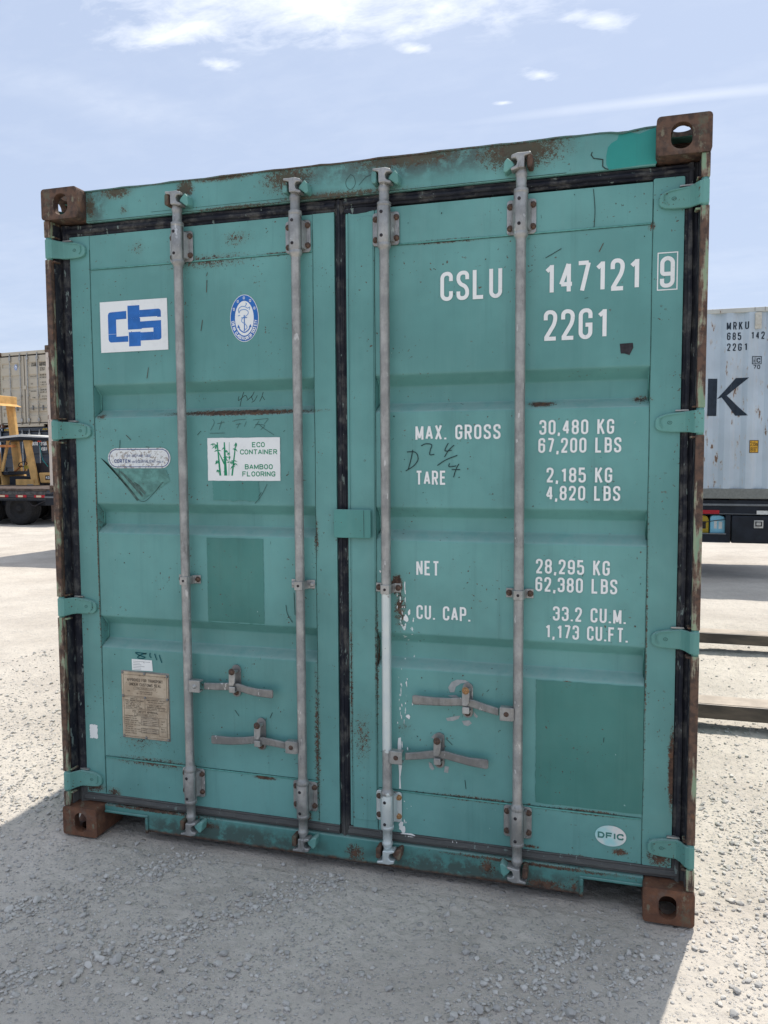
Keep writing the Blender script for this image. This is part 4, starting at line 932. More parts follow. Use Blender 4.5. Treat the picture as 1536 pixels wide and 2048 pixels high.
def keeper(parent, x, z, s_, up, m1, m2):
    d = 1 if up else -1
    mb = MB(); xx = x-s_*.030; mb.prism(rrect(min(xx-.009, xx+.009), max(xx-.009, xx+.009), z-.018, z+.024, .007), .010, .0575); mb.obj('cam_keeper', m1, parent, bevel=.004, seg=3)
    mb = MB(); a, b = x+s_*.022, x+s_*.052
    P = [(x+s_*.020, z-d*.006), (x+s_*.026, z+d*.006), (x+s_*.044, z+d*.022), (x+s_*.054, z+d*.010), (x+s_*.058, z-d*.020), (x+s_*.050, z-d*.026), (x+s_*.036, z-d*.016)]
    mb.prism(P, .016, .0575); mb.obj('cam_keeper', m2, parent, bevel=.004, seg=3)
RB = .0172
def lock_bar(x, zt, zb, jaw, mat_, label, hd_z, hub_dir, tips, retain_x, mats=(None, None, None)):
    root = None
    mb = MB(); zt_, zb_ = zt, zb
    prof = [(.1055, .0), (.1055, .015), (.118, .0155), (.128, .020), (.136, .0195), (.140, .0172), (.184, .0172), (.186, .0240), (.198, .0240), (.200, .0225),
            (.312, .0225), (.314, .0238), (.326, .0238), (.334, .0190), (.342, RB), (1.3, RB+.0002), (2.260, RB), (2.268, .0190), (2.274, .0238), (2.286, .0238), (2.288, .0225), (2.411, .0225), (2.413, .0242), (2.424, .0242), (2.428, .0176), (2.462, .0174), (2.468, .0198), (2.476, .0196), (2.486, .016), (2.496, .0155), (2.496, 0)]
    z0_ = 0
    mb.lathe([(d, r_) for d, r_ in prof], (x, .034, 0), 'z', 24, caps=False)
    bar = mb.obj('locking_bar', mat_, gc); tag(bar, label=label)
    bracket(bar, x-.001, 2.343, True, mats[0] or M_galv); bracket(bar, x-.001, .258, False, mats[1] or M_galv, mats[2] or (None,)*4)
    cam_head(bar, x, 2.505, jaw, True, M_galv); cam_head(bar, x, .092, jaw, False, mats[1] or M_galv)
    # mid guide: strap with a hump over the bar
    zc = 1.073
    P = [(-.047, .0645), (-.026, .0640), (-.021, .056), (-.0195, .025), (-.015, .0145), (0, .0125), (.015, .0145), (.0195, .025), (.021, .056), (.026, .0640), (.047, .0645)]
    Q = [(-.047, .0685), (-.023, .0680), (-.0178, .058), (-.0165, .026), (-.012, .0178), (0, .0163), (.012, .0178), (.0165, .026), (.0178, .058), (.023, .0680), (.047, .0685)]
    mb = MB(); n = len(P); vs = []
    for z in (zc-.0165, zc+.0165): vs += [(x+a, b, z) for a, b in P]+[(x+a, b, z) for a, b in Q]
    fs = []
    for i in range(n-1): fs += [(i, i+1, 2*n+i+1, 2*n+i), (n+i+1, n+i, 3*n+i, 3*n+i+1), (i+1, i, n+i, n+i+1), (2*n+i, 2*n+i+1, 3*n+i+1, 3*n+i)]
    fs += [(0, 2*n, 3*n, n), (n-1, 2*n-1, 4*n-1, 3*n-1)]
    mb.add(vs, fs); mb.obj('bar_guide', M_galv_c if x > .6 and x < 1.2 else M_galv, bar, bevel=.0015)
    bolt(bar, x-.036, .0640, zc, M_galv_c if x > 1.0 and x < 1.2 else None); bolt(bar, x+.036, .0640, zc, M_galv_c if x > 1.0 and x < 1.2 else None)
    mb = MB(); mb.lathe([(-.0006, 0), (-.0006, .005), (.002, .005)], (x, .0126, zc), 'y', 12, caps=False); mb.obj('grease_hole', M_tar, bar)
    # handle hub
    s_ = hub_dir; hz = hd_z; hx = x+s_*.038
    mb = MB(); mb.prism(rrect(hx-.023, hx+.023, hz-.024, hz+.024, .004), .014, .0195); mb.box(hx-.0225, hx+.0225, .020, .045, hz+.0165, hz+.0225); mb.box(hx-.0225, hx+.0225, .020, .045, hz-.0225, hz-.0165)
    mb.box(min(x+s_*.012, x+s_*.020), max(x+s_*.012, x+s_*.020), .016, .045, hz-.0225, hz+.0225)
    mb.obj('handle_hub', mats[1] if (mats[1] and False) else M_galv_c if x < 1 else M_galv, bar, bevel=.002)
    bolt(bar, hx, .0138, hz, M_galv_c if x < 1 else None, .8)
    # flat bar handle, gently cranked
    mb = MB(); pts = []; hh = []
    x_a = hx+s_*.006
    for t_, y, dz, h_ in tips:
        pts.append((x_a+(t_-x_a), y, hz+dz)); hh.append(h_)
    hh = [q*1.18 for q in hh]; mb.sweep(pts, hh, .0085); mb.obj('handle', M_galv_d, bar, bevel=.0035, seg=3)
    # retainer on the leaf
    rx, zlo, zhi = retain_x
    mb = MB(); mb.prism(rrect(rx-.0185, rx+.0185, zlo, zhi, .0184, 6), .0620, .0690); mb.obj('handle_retainer', M_galv_d, bar, bevel=.002)
    zc2 = (zlo+zhi)/2
    mb = MB(); mb.sweep([(rx-.004, .055, zhi-.018), (rx-.003, .050, zhi-.018)], [.004, .004], .001)
    mb = MB(); mb.prism([(rx-.0135, zhi-.012), (rx+.0115, zhi-.012), (rx+.0135, zhi-.036), (rx+.0105, zhi-.062), (rx+.004, zhi-.074), (rx-.0145, zhi-.074), (rx-.0145, zhi-.060)], .0265, .0335)
    mb.box(rx-.012, rx+.012, .034, .061, zhi-.026, zhi-.018)
    mb.prism(rrect(rx-.0125, rx+.0125, zlo+.026, zlo+.050, .003), .0225, .030); mb.box(rx-.0125, rx+.0125, .0305, .061, zlo+.026, zlo+.032)
    mb.obj('handle_catch', M_galv if x != 1.856 else M_galv_c, bar, bevel=.0025)
    bolt(bar, rx-.001, .026, zhi-.019, M_bolt_o if x == 1.856 else None, 1.15); bolt(bar, rx, .0612, zlo+.0165, None, .95)
    return bar
b1 = lock_bar(.576, 2.5, .1, 1, M_galv, 'outer locking bar of the left door', .662, 1, [(.645, .030, -.001, .0115), (.700, .034, .0, .0120), (.752, .0355, .004, .0125), (.790, .0355, .004, .0125), (.830, .032, -.004, .0125), (.875, .027, -.008, .0130), (.932, .026, -.009, .0140), (.938, .0265, -.009, .0115)], (.769, .620, .746))
b2 = lock_bar(1.052, 2.5, .1, 1, M_galv, 'inner locking bar of the left door', .459, -1, [(.985, .030, -.001, .0115), (.930, .034, .003, .0120), (.890, .0355, .006, .0125), (.850, .0355, .006, .0125), (.810, .032, -.000, .0125), (.760, .027, -.004, .0130), (.682, .026, -.006, .0145), (.674, .0265, -.006, .0115)], (.871, .418, .545))
b3 = lock_bar(1.384, 2.5, .1, 1, M_galv_w, 'inner locking bar of the right door, partly painted white', .462, 1, [(1.452, .030, .002, .0115), (1.500, .034, .008, .0120), (1.552, .0355, .018, .0125), (1.600, .0355, .020, .0125), (1.640, .032, .014, .0125), (1.690, .027, .008, .0130), (1.747, .026, .006, .0150), (1.755, .0265, .006, .0120)], (1.572, .422, .553), mats=(None, M_galv_w, (None, M_bolt_o, None, M_bolt_o)))
b4 = lock_bar(1.856, 2.5, .1, -1, M_galv, 'outer locking bar of the right door', .657, -1, [(1.790, .030, -.000, .0115), (1.740, .034, .010, .0120), (1.700, .0355, .020, .0125), (1.650, .0355, .024, .0125), (1.610, .032, .020, .0125), (1.560, .027, .020, .0130), (1.488, .026, .020, .0150), (1.480, .0265, .020, .0120)], (1.675, .617, .744))
for x, j in ((.576, 1), (1.052, 1), (1.384, 1), (1.856, -1)):
    keeper(hd, x, 2.503, j, True, M_cast if x in (.576, 1.856) else M_header, M_hinge); keeper(sill, x, .096, j, False, M_cast, M_hinge if x != 1.384 else M_cast)
# ------------------------------------------------------------------ ground
def vnoise(x, y, seed=0):
    xi = np.floor(x).astype(np.int64); yi = np.floor(y).astype(np.int64); fx = x-xi; fy = y-yi; fx = fx*fx*(3-2*fx); fy = fy*fy*(3-2*fy)
    def h(a, b):
        n = (a*374761393+b*668265263+seed*974634777) & 0x7fffffff; n = ((n ^ (n >> 13))*1274126177) & 0x7fffffff; return ((n ^ (n >> 16)) & 0xffff)/65535.0
    return (h(xi, yi)*(1-fx)+h(xi+1, yi)*fx)*(1-fy)+(h(xi, yi+1)*(1-fx)+h(xi+1, yi+1)*fx)*fy
def fbm(x, y, oct_, seed=0, g=.5):
    s = 0; a = 1; t = 0
    for k in range(oct_): s = s+a*vnoise(x*2**k+k*17.3, y*2**k+k*9.1, seed+k); t += a; a *= g
    return s/t
def ground_h(x, y):
    base = -.02*np.clip(y-.1, 0, 17)
    near = np.exp(-np.clip(np.hypot(x-1.2, y-1)-4, 0, 99)/4)
    z = base+(fbm(x*1.1, y*1.1, 3, 1)-.5)*.022+(fbm(x*6, y*6, 3, 5)-.5)*.013+(fbm(x*24, y*24, 4, 9, .62)-.5)*.014*near
    # tyre tread prints pressed in the dust in front of the doors
    u_ = (x-1.05)*.97+(y+.30)*.25; v_ = -(x-1.05)*.25+(y+.30)*.97
    band = np.clip(1-np.abs(v_)/.15, 0, 1)**.4*np.clip((u_-.0)/.1, 0, 1)*np.clip((1.15-u_)/.2, 0, 1)
    z = z+band*.0038*np.clip(np.sin((u_+np.abs(v_)*.9)*2*np.pi/.062)*2, -1, 1)*fbm(x*7, y*7, 2, 30)
    # wheel ruts further out
    z = z+near*.010*np.sin((x*.35+y*.94)*5)*fbm(x*.8, y*.8, 2, 40)
    # keep it under the castings and the sill
    ins = (x > -.05) & (x < 2.49) & (y > -.02) & (y < 6.1)
    z = np.where(ins, np.minimum(z, -.002-.002*np.clip(y, 0, 7)), z)
    return z-.004
def axis(f0, f1, st, lo, hi, g=1.045):
    a = list(np.arange(f0, f1, st)); s = st; v = a[-1]
    while v < hi: s *= g; v += s; a.append(v)
    b = []; s = st; v = f0
    while v > lo: s *= g; v -= s; b.append(v)
    return np.array(b[::-1]+a)
gx = axis(-1.0, 3.5, .011, -900, 900); gy = axis(-1.15, 1.2, .009, -60, 1600, 1.03)
GX, GY = np.meshgrid(gx, gy); GZ = ground_h(GX, GY)
nx, ny = len(gx), len(gy)
V = np.stack([GX.ravel(), GY.ravel(), GZ.ravel()], 1).astype(np.float32)
idx = np.arange(nx*ny).reshape(ny, nx); F = np.stack([idx[:-1, :-1], idx[:-1, 1:], idx[1:, 1:], idx[1:, :-1]], -1).reshape(-1, 4)
def np_mesh(name, V, F, smooth=True):
    me = bpy.data.meshes.new(name); k = F.shape[1]; me.vertices.add(len(V)); me.vertices.foreach_set('co', V.astype(np.float32).ravel())
    me.loops.add(F.size); me.loops.foreach_set('vertex_index', F.astype(np.int32).ravel()); me.polygons.add(len(F))
    me.polygons.foreach_set('loop_start', np.arange(0, F.size, k, dtype=np.int32)); me.polygons.foreach_set('loop_total', np.full(len(F), k, dtype=np.int32))
    me.polygons.foreach_set('use_smooth', np.full(len(F), smooth)); me.update(); me.validate(); return me
def ground_mat():
    t = NT('dusty_gravel_ground')
    lo, hi = (.46, .415, .36), (.60, .55, .48)
    c = t.mix(t.step(t.noise(1.1, 6, .65), .32, .68), lo, hi)
    c = t.mix(t.step(t.noise(.16, 4, .6), .4, .7, 0, .35), c, (.48, .45, .41))
    c = t.mix(t.step(t.noise(22, 6, .75), .42, .8, 0, .45), c, (.33, .31, .285))
    cell = t.vor(95, out='Color'); sep_ = t.n('ShaderNodeSeparateColor'); t.l(cell, sep_.inputs[0])
    dist = t.vor(95); gm = t.ma('MULTIPLY', t.step(dist, .42, .30), t.step(t.ma('ADD', sep_.outputs[0], t.ma('MULTIPLY', t.noise(3, 4, .6), .9)), .98, 1.06))
    c = t.mix(t.ma('MULTIPLY', gm, .8), c, t.mix(sep_.outputs[1], (.33, .32, .31), (.58, .56, .53)))
    cell2 = t.vor(26, out='Color'); s2 = t.n('ShaderNodeSeparateColor'); t.l(cell2, s2.inputs[0]); d2 = t.vor(26)
    gm2 = t.ma('MULTIPLY', t.step(d2, .34, .24), t.step(t.ma('ADD', s2.outputs[0], t.ma('MULTIPLY', t.noise(1.3, 4, .6), .8)), 1.16, 1.22))
    c = t.mix(t.ma('MULTIPLY', gm2, .6), c, t.mix(s2.outputs[1], (.34, .33, .32), (.56, .54, .51)))
    c = t.mix(t.step(t.noise(7, 8, .8, t.scale(t.co, loc=(3, 3, 3))), .56, .72, 0, .5), c, (.30, .28, .25))
    h = t.ma('ADD', t.ma('ADD', t.ma('MULTIPLY', t.noise(11, 5, .65), 1.6), t.ma('MULTIPLY', t.noise(70, 6, .7), .6)), t.ma('ADD', t.ma('MULTIPLY', gm, .35), t.ma('MULTIPLY', gm2, .5)))
    return t.fin(c, .92, t.bump(h, .9, .012), spec=.15)
M_ground = ground_mat()
gme = np_mesh('ground', V, F); gme.materials.append(M_ground); ground = bpy.data.objects.new('ground', gme); COL.objects.link(ground); ground['kind'] = 'structure'
# ------------------------------------------------------------------ stones
def stone_variants(n, sub=1):
    out = []
    for k in range(n):
        bm = bmesh.new(); bmesh.ops.create_icosphere(bm, subdivisions=sub, radius=1)
        rr = random.Random(100+k); pl = [(Vector((rr.gauss(0, 1), rr.gauss(0, 1), rr.gauss(0, 1))).normalized(), rr.uniform(.45, .85)) for _ in range(7)]
        for v in bm.verts:
            v.co += Vector((rr.uniform(-.12, .12), rr.uniform(-.12, .12), rr.uniform(-.12, .12)))
            for nrm, d in pl:
                q = v.co.dot(nrm)
                if q > d: v.co -= nrm*(q-d)*.9
        sc = Vector((1, rr.uniform(.6, .9), rr.uniform(.45, .7)))
        for v in bm.verts: v.co = Vector((v.co.x*sc.x, v.co.y*sc.y, v.co.z*sc.z))
        bm.verts.ensure_lookup_table(); out.append((np.array([v.co[:] for v in bm.verts]), np.array([[v.index for v in f_.verts] for f_ in bm.faces]))); bm.free()
    return out
def stone_mat():
    t = NT('grey_limestone_chips'); oi = t.n('ShaderNodeObjectInfo'); at = t.n('ShaderNodeAttribute'); at.attribute_name = 'tone'; at.attribute_type = 'GEOMETRY'
    k = t.ma('FRACT', t.ma('ADD', at.outputs['Fac'], oi.outputs['Random']))
    c = t.mix(k, (.36, .35, .33), (.60, .575, .53)); c = t.mix(t.step(t.noise(60, 4, .6), .4, .7, 0, .5), c, (.47, .44, .40))
    return t.fin(c, .85, t.bump(t.noise(180, 3), .3, .001), spec=.25)
M_stone = stone_mat()
SV = stone_variants(8, 1)
BAND1 = (.10, -.66, .60, -.04); BAND2 = (.46, -.84, 1.18, -.06); BAND3 = (1.80, -.64, 2.10, -.16); BAND4 = (2.05, -.52, 2.34, -.20)
def dens(x, y): 
    d = fbm(x*1.7+3, y*1.7, 4, 60)
    # raked stripe of loose gravel running from the left front to the middle, and one at right
    def seg(x0, y0, x1, y1, w):
        dx, dy = x1-x0, y1-y0; t = np.clip(((x-x0)*dx+(y-y0)*dy)/(dx*dx+dy*dy), 0, 1); return np.exp(-(((x-x0-t*dx)**2+(y-y0-t*dy)**2)/w**2))
    st1 = np.maximum(seg(*BAND1, .065), seg(*BAND2, .075)); st2 = np.maximum(seg(*BAND3, .08), seg(*BAND4, .07)); st3 = np.exp(-((x-2.85)/.25)**2)*(y < 1.0)
    k = np.clip((fbm(x*9, y*9, 3, 77)-.30)*3, .1, 1)
    return (np.clip((d-.52)*2.6, 0, 1)*.30+(st1*1.0+st2*.8+st3*.5)*k+.05+.04*(y > .6)+.06*((x > 2.45) | (x < -.4)))
N = 260000
px_ = RNG.uniform(-2.4, 5.2, N); py_ = -1.25+np.abs(RNG.normal(0, 1.9, N)); keep = RNG.uniform(0, 1, N) < dens(px_, py_)
keep &= ~((px_ > -.01) & (px_ < 2.45) & (py_ > .02)); px_, py_ = px_[keep], py_[keep]
sz = .0019+RNG.gamma(1.15, .0024, len(px_)); sz = np.minimum(sz*(1+.08*np.clip(py_, 0, 5)), .014)
PXm = 60000; px_, py_, sz = px_[:PXm], py_[:PXm], sz[:PXm]
pz_ = ground_h(px_, py_)
def scatter(name, px, py, pz, s, variants):
    Vs = []; Fs = []; T = []; off = 0; var = RNG.integers(0, len(variants), len(px))
    for vi, (vv, ff) in enumerate(variants):
        m = var == vi; n = m.sum()
        if n == 0: continue
        a = RNG.uniform(0, 2*np.pi, n); ca, sa = np.cos(a), np.sin(a); tl = RNG.normal(0, .35, n)
        X = vv[None, :, 0]*ca[:, None]-vv[None, :, 1]*sa[:, None]; Y = vv[None, :, 0]*sa[:, None]+vv[None, :, 1]*ca[:, None]; Z = vv[None, :, 2]+X*tl[:, None]*.5
        S = s[m][:, None]; P = np.stack([X*S+px[m][:, None], Y*S+py[m][:, None], Z*S+pz[m][:, None]+S*.34], -1).reshape(-1, 3)
        Vs.append(P); Fs.append((ff[None]+(np.arange(n)*len(vv))[:, None, None]).reshape(-1, 3)+off); T.append(np.repeat(RNG.uniform(0, 1, n), len(vv))); off += n*len(vv)
    V = np.concatenate(Vs); F = np.concatenate(Fs); T = np.concatenate(T)
    me = np_mesh(name, V, F, False); at = me.attributes.new('tone', 'FLOAT', 'POINT'); at.data.foreach_set('value', T.astype(np.float32)); me.materials.append(M_stone)
    o = bpy.data.objects.new(name, me); COL.objects.link(o); return o
SV0 = stone_variants(8, 1)
ico0 = []
for k in range(8):
    bm = bmesh.new(); bmesh.ops.create_icosphere(bm, subdivisions=1, radius=1); rr = random.Random(k)
    for v in bm.verts: v.co = Vector((v.co.x*(1+rr.uniform(-.3, .3)), v.co.y*(.8+rr.uniform(-.25, .25)), v.co.z*(.6+rr.uniform(-.2, .2))))
    bm.verts.ensure_lookup_table(); ico0.append((np.array([v.co[:] for v in bm.verts]), np.array([[v.index for v in f_.verts] for f_ in bm.faces]))); bm.free()
grav = scatter('gravel', px_, py_, pz_, sz, ico0)
tag(grav, label='loose grey gravel chips strewn over the dusty ground', category='gravel', kind='stuff')
# larger stones one by one
meshes = []
for k, (vv, ff) in enumerate(stone_variants(7, 2)):
    me = np_mesh('stone', vv, ff, False); at = me.attributes.new('tone', 'FLOAT', 'POINT'); at.data.foreach_set('value', np.full(len(vv), .3, np.float32)); me.materials.append(M_stone); meshes.append(me)
cnt = 0
while cnt < 220:
    x = RNG.uniform(-1.2, 3.6); y = -1.1+abs(RNG.normal(0, .75))
    if -.02 < x < 2.46 and y > .0: continue
    if RNG.uniform() > dens(np.array([x]), np.array([y]))[0]*1.0: continue
    s = min(.024, .0105+RNG.gamma(1.3, .0028)); z = ground_h(np.array([x]), np.array([y]))[0]
    o = bpy.data.objects.new('stone', meshes[cnt % 7]); COL.objects.link(o); o.parent = ground; o.location = (x, y, z+s*.33); o.scale = (s, s, s); o.rotation_euler = (RNG.uniform(-.3, .3), RNG.uniform(-.3, .3), RNG.uniform(0, 6.28)); cnt += 1
# ------------------------------------------------------------------ forklift forks through the pockets of the container
def fork_mat():
    t = NT('worn_dark_steel'); c = t.mix(t.step(t.noise(6, 5, .6, t.scale(t.co, (.3, 1, 1))), .4, .65), (.045, .040, .036), (.12, .10, .08))
    sx = t.n('ShaderNodeSeparateXYZ'); g_ = t.n('ShaderNodeNewGeometry'); t.l(g_.outputs['Normal'], sx.inputs[0]); c = t.mix(t.step(t.noise(9, 5, .7, t.scale(t.co, (.3, 1, 1))), .3, .7, .35, .9), c, (.40, .34, .27)) if False else c
    return t.fin(c, .45, t.bump(t.noise(40, 5), .3, .002), metal=.4)
M_fork = fork_mat(); M_forktop = flat('sunlit_fork_top', (.42, .36, .30), .5, .2, .15, 8)  # fork top colour is paler than the tine: sunlight painted in
for y0, y1, z0, z1, lb in ((2.15, 2.33, .025, .110, 'dark steel fork tine nearer the doors, sticking out beside the container'), (4.275, 4.45, -.012, .074, 'dark steel fork tine further from the doors, sticking out beside the container')):
    mb = MB(); mb.prism([(2.0, z0+.02), (2.4, z0), (4.6, z0), (4.6, z1), (2.0, z1)], y0, y1); 
    o = mb.obj('fork_tine', M_fork, None, bevel=.006); tag(o, label=lb, category='fork', group='fork tines beside the green container')
    mb = MB(); mb.box(2.05, 4.58, y0+.008, y1-.008, z1+.0005, z1+.003); mb.obj('sunlit_face', M_forktop, o)  # thin pale plate, puts the sunlit top of the tine into colour
# ------------------------------------------------------------------ background: two containers on a long chassis
def mrku_mat(name, base, rust=.5):
    t = NT(name); c = t.mix(t.step(t.noise(1.5, 5, .6), .3, .7), tuple(x*.88 for x in base), tuple(min(1, x*1.08) for x in base))
    c = t.mix(t.step(t.noise(5, 6, .7, t.scale(t.co, (1, 1, .12))), .5, .75, 0, .45), c, (.52, .50, .46))
    k = t.ma('MULTIPLY', t.noise(13, 5, .65, t.scale(t.co, (1.6, 1, .5))), t.step(t.noise(1.3, 3, .6, t.scale(t.co, (2.5, 1, .8), (3, 0, 1))), .35, .6, .75, 1.12))
    c = t.mix(t.step(k, .60, .66, 0, .55), c, (.46, .41, .36)); c = t.mix(t.step(k, .685-.02*rust, .70), c, (.15, .08, .045))
    return t.fin(c, .5, t.bump(t.noise(20, 4), .15, .003))
M_mr = mrku_mat('light_blue_grey_container_paint', (.47, .54, .60)); M_mrr = mrku_mat('dirty_white_rail_paint', (.52, .52, .48), 1)
M_wr = mrku_mat('rusty_off_white_paint', (.60, .52, .45), 3.0)
M_grail = flat('grey_bottom_rail', (.20, .205, .19), .6)
mk = thing('shipping_container', 'light grey-blue corrugated container with a big black K, loaded on a dark chassis', 'container', (-1.45, 9.05, .915), group='shipping containers standing in the yard')
shell(mk, 6.058, 2.438, 2.575, M_mr, M_mrr, M_mrr, side_on=True)
for o in list(mk.children):
    if o.name.startswith('bottom_rail'): o.data.materials.clear(); o.data.materials.append(M_grail)
OX, OZ = -1.45, .915; M_ink = flat('blue_black_print', (.02, .03, .045), .5, 0, .2, 20)
sf = lambda x, z: .006+.004+corr(x)
def L2(x, z): return (x-OX, z-OZ)
p = Pen(0, surf=sf, step=.0001)
for st, a, b, c, d_ in (('MRKU', 3.553, 3.830, 3.202, 3.304), ('685', 3.560, 3.742, 3.064, 3.164), ('142', 3.857, 4.030, 3.065, 3.164), ('22G1', 3.563, 3.816, 2.919, 3.020)):
    p = Pen(0, surf=sf, step=.0001); p.text(st, a-OX, b-OX, c-OZ, d_-OZ, t=.15, gap=1.1, pieces=.012); p.obj('lettering', M_ink, mk)
p = Pen(0, surf=sf, step=.0001); p.text('70', 3.893-OX, 3.986-OX, 2.669-OZ, 2.723-OZ, t=.18, gw=.7, gap=.3, pieces=.012)
p.line([L2(*q) for q in ((3.882, 2.737), (3.996, 2.737), (3.996, 2.835), (3.882, 2.835))], .009, closed=True, pieces=.012); p.line([L2(3.926, 2.737), L2(3.926, 2.835)], .006, pieces=.012)
p.line([L2(3.904, 2.752), L2(3.904, 2.796)], .013, pieces=.012); p.line([L2(3.904, 2.808), L2(3.904, 2.820)], .013); p.text('c', 3.937-OX, 3.985-OX, 2.752-OZ, 2.836-OZ, t=.16, gw=.55, pieces=.012)
p.obj('railway_code', M_ink, mk); p = Pen(0, surf=sf, step=.0001)
def grid_quad(p, A, B, C_, D_, nx=16, nz=6):
    A, B, C_, D_ = [Vector(L2(*q)) for q in (A, B, C_, D_)]; p.k += 1; vs = []
    for j in range(nz+1):
        for i in range(nx+1):
            s_, t_ = i/nx, j/nz; vs.append(p.emit((A*(1-s_)+B*s_)*(1-t_)+(D_*(1-s_)+C_*s_)*t_))
    p.mb.add(vs, [(j*(nx+1)+i, j*(nx+1)+i+1, (j+1)*(nx+1)+i+1, (j+1)*(nx+1)+i) for j in range(nz) for i in range(nx)])
grid_quad(p, (3.334, 2.053), (3.453, 2.053), (3.456, 2.557), (3.334, 2.557), 8); grid_quad(p, (3.456, 2.281), (3.575, 2.324), (3.848, 2.558), (3.687, 2.558), 10, 16); grid_quad(p, (3.50, 2.318), (3.690, 2.052), (3.847, 2.052), (3.573, 2.324), 12, 16)
p.obj('lettering', M_ink, mk)
for k, (gl, wd) in enumerate((('S', .5), ('R', .5), ('E', .45), ('A', .55))):
    x1 = 3.22-k*.68; p = Pen(0, surf=sf, step=.0001); p.text(gl, x1-.50-OX, x1-OX, 2.053-OZ, 2.557-OZ, t=.23, gw=1.0, pieces=.02); p.obj('lettering', M_ink, mk)

p = Pen(0, surf=sf, step=.0001); grid_quad(p, (3.873, 1.549), (3.990, 1.549), (3.990, 1.718), (3.873, 1.718), 10); ob = p.obj('height_sticker', flat('amber_sticker', (.62, .34, .04), .5), mk)
p = Pen(0, surf=lambda x, z: sf(x, z)-.0015, step=.0001); p.line([L2(*q) for q in ((3.876, 1.552), (3.987, 1.552), (3.987, 1.715), (3.876, 1.715))], .007, closed=True, pieces=.012)
p.text('2,6m', 3.885-OX, 3.980-OX, 1.642-OZ, 1.698-OZ, t=.10, pieces=.012); p.text("8'6\"", 3.890-OX, 3.975-OX, 1.567-OZ, 1.623-OZ, t=.10, pieces=.012); p.obj('height_print', M_blk, mk)
mb = MB(); mb.prism(rrect(3.899-OX, 3.981-OX, 3.197-OZ, 3.412-OZ, .008), -.012, .0095); mb.prism(rrect(3.908-OX, 3.972-OX, 3.245-OZ, 3.375-OZ, .01), -.022, -.0125); mb.obj('vent', flat('cream_plastic', (.55, .52, .45), .5), mk, bevel=.003)
mb = MB()
for x in (4.02, 3.895): mb.box(x-OX, x-OX+.003, .002, .0055, 3.43-OZ, 3.484-OZ)
mb.obj('rail_joint', M_cast, mk)
wc = thing('shipping_container', 'rust-streaked off-white container whose corner post peeks out left of the green container', 'container', (-7.56, 9.30, .915), group='shipping containers standing in the yard'); shell(wc, 6.058, 2.438, 2.597, M_wr, M_wr, M_wr, side_on=True)
M_chas = flat('blue_black_chassis_paint', (.012, .016, .024), .4, .1, .3, 5); M_edge = flat('worn_steel_edge', (.16, .17, .18), .5, .3)
M_red = flat('red_reflective_tape', (.36, .015, .025), .4); M_wht = flat('white_reflective_tape', (.60, .60, .58), .4); M_tyre = flat('tyre_rubber', (.022, .022, .023), .85, 0, .3, 30); M_rim = flat('steel_rim', (.25, .24, .22), .5, .5); M_rimd = flat('dark_rim', (.02, .02, .021), .7)
ch = thing('container_chassis', 'dark blue-black container chassis carrying the grey-blue and the rusty white containers', 'chassis', (-7.6, 9.0, -.18))
CZ = .18
def part(name, mat_, root, *bxs, bevel=.004):
    mb = MB()
    for b in bxs: mb.box(*b)
    return mb.obj(name, mat_, root, bevel=bevel)
ox = 7.6
part('frame_rail', M_chas, ch, (0.1, 12.35, .10, .22, .70+CZ, .905+CZ), (0.1, 12.35, 2.2, 2.32, .70+CZ, .905+CZ))
part('rail_edge', M_edge, ch, (0.1, 12.35, .085, .0995, .826+CZ, .856+CZ), (11.05, 12.3, .085, .0995, .712+CZ, .722+CZ))
for i in range(9): part('cross_member', M_chas, ch, (.3+i*1.4, .42+i*1.4, .225, 2.195, .72+CZ, .86+CZ))
for x0, x1, m_ in ((10.55, 11.12, M_red), (11.59, 12.1, M_wht), (9.6, 10.1, M_wht), (8.2, 8.7, M_red), (.6, 1.1, M_red), (1.7, 2.2, M_wht)): part('reflective_tape', m_, ch, (x0, x1, .08, .0845, .715+CZ, .767+CZ), bevel=0)
tb = part('tool_box', M_chas, ch, (11.277, 12.25, .06, .62, .320+CZ, .695+CZ), bevel=.012)
lt = part('latch', M_galv_c, tb, (11.555, 11.672, .050, .0595, .53+CZ, .637+CZ), bevel=.004)
part('latch_handle', M_tar, tb, (11.572, 11.655, .046, .0495, .555+CZ, .62+CZ), bevel=0); part('latch_handle', M_galv_c, tb, (11.585, 11.640, .040, .0455, .57+CZ, .61+CZ), bevel=.002)
part('jerrycan_tray', M_chas, ch, (10.6, 11.262, .06, .55, .322+CZ, .44+CZ), (11.2, 11.262, .06, .55, .44+CZ, .70+CZ), (10.6, 11.262, .5, .55, .44+CZ, .7+CZ)); part('tray_edge', M_edge, ch, (10.6, 11.21, .052, .0595, .435+CZ, .4525+CZ), (10.6, 11.21, .052, .0595, .322+CZ, .330+CZ))
part('landing_leg', flat('rusty_leg', (.11, .075, .06), .7, .2), ch, (.10, .17, .25, .33, .40+CZ, .70+CZ), (.35, .45, .25, .35, .15, .70+CZ)); part('landing_foot', M_cast, ch, (.26, .54, .15, .45, .02, .15))
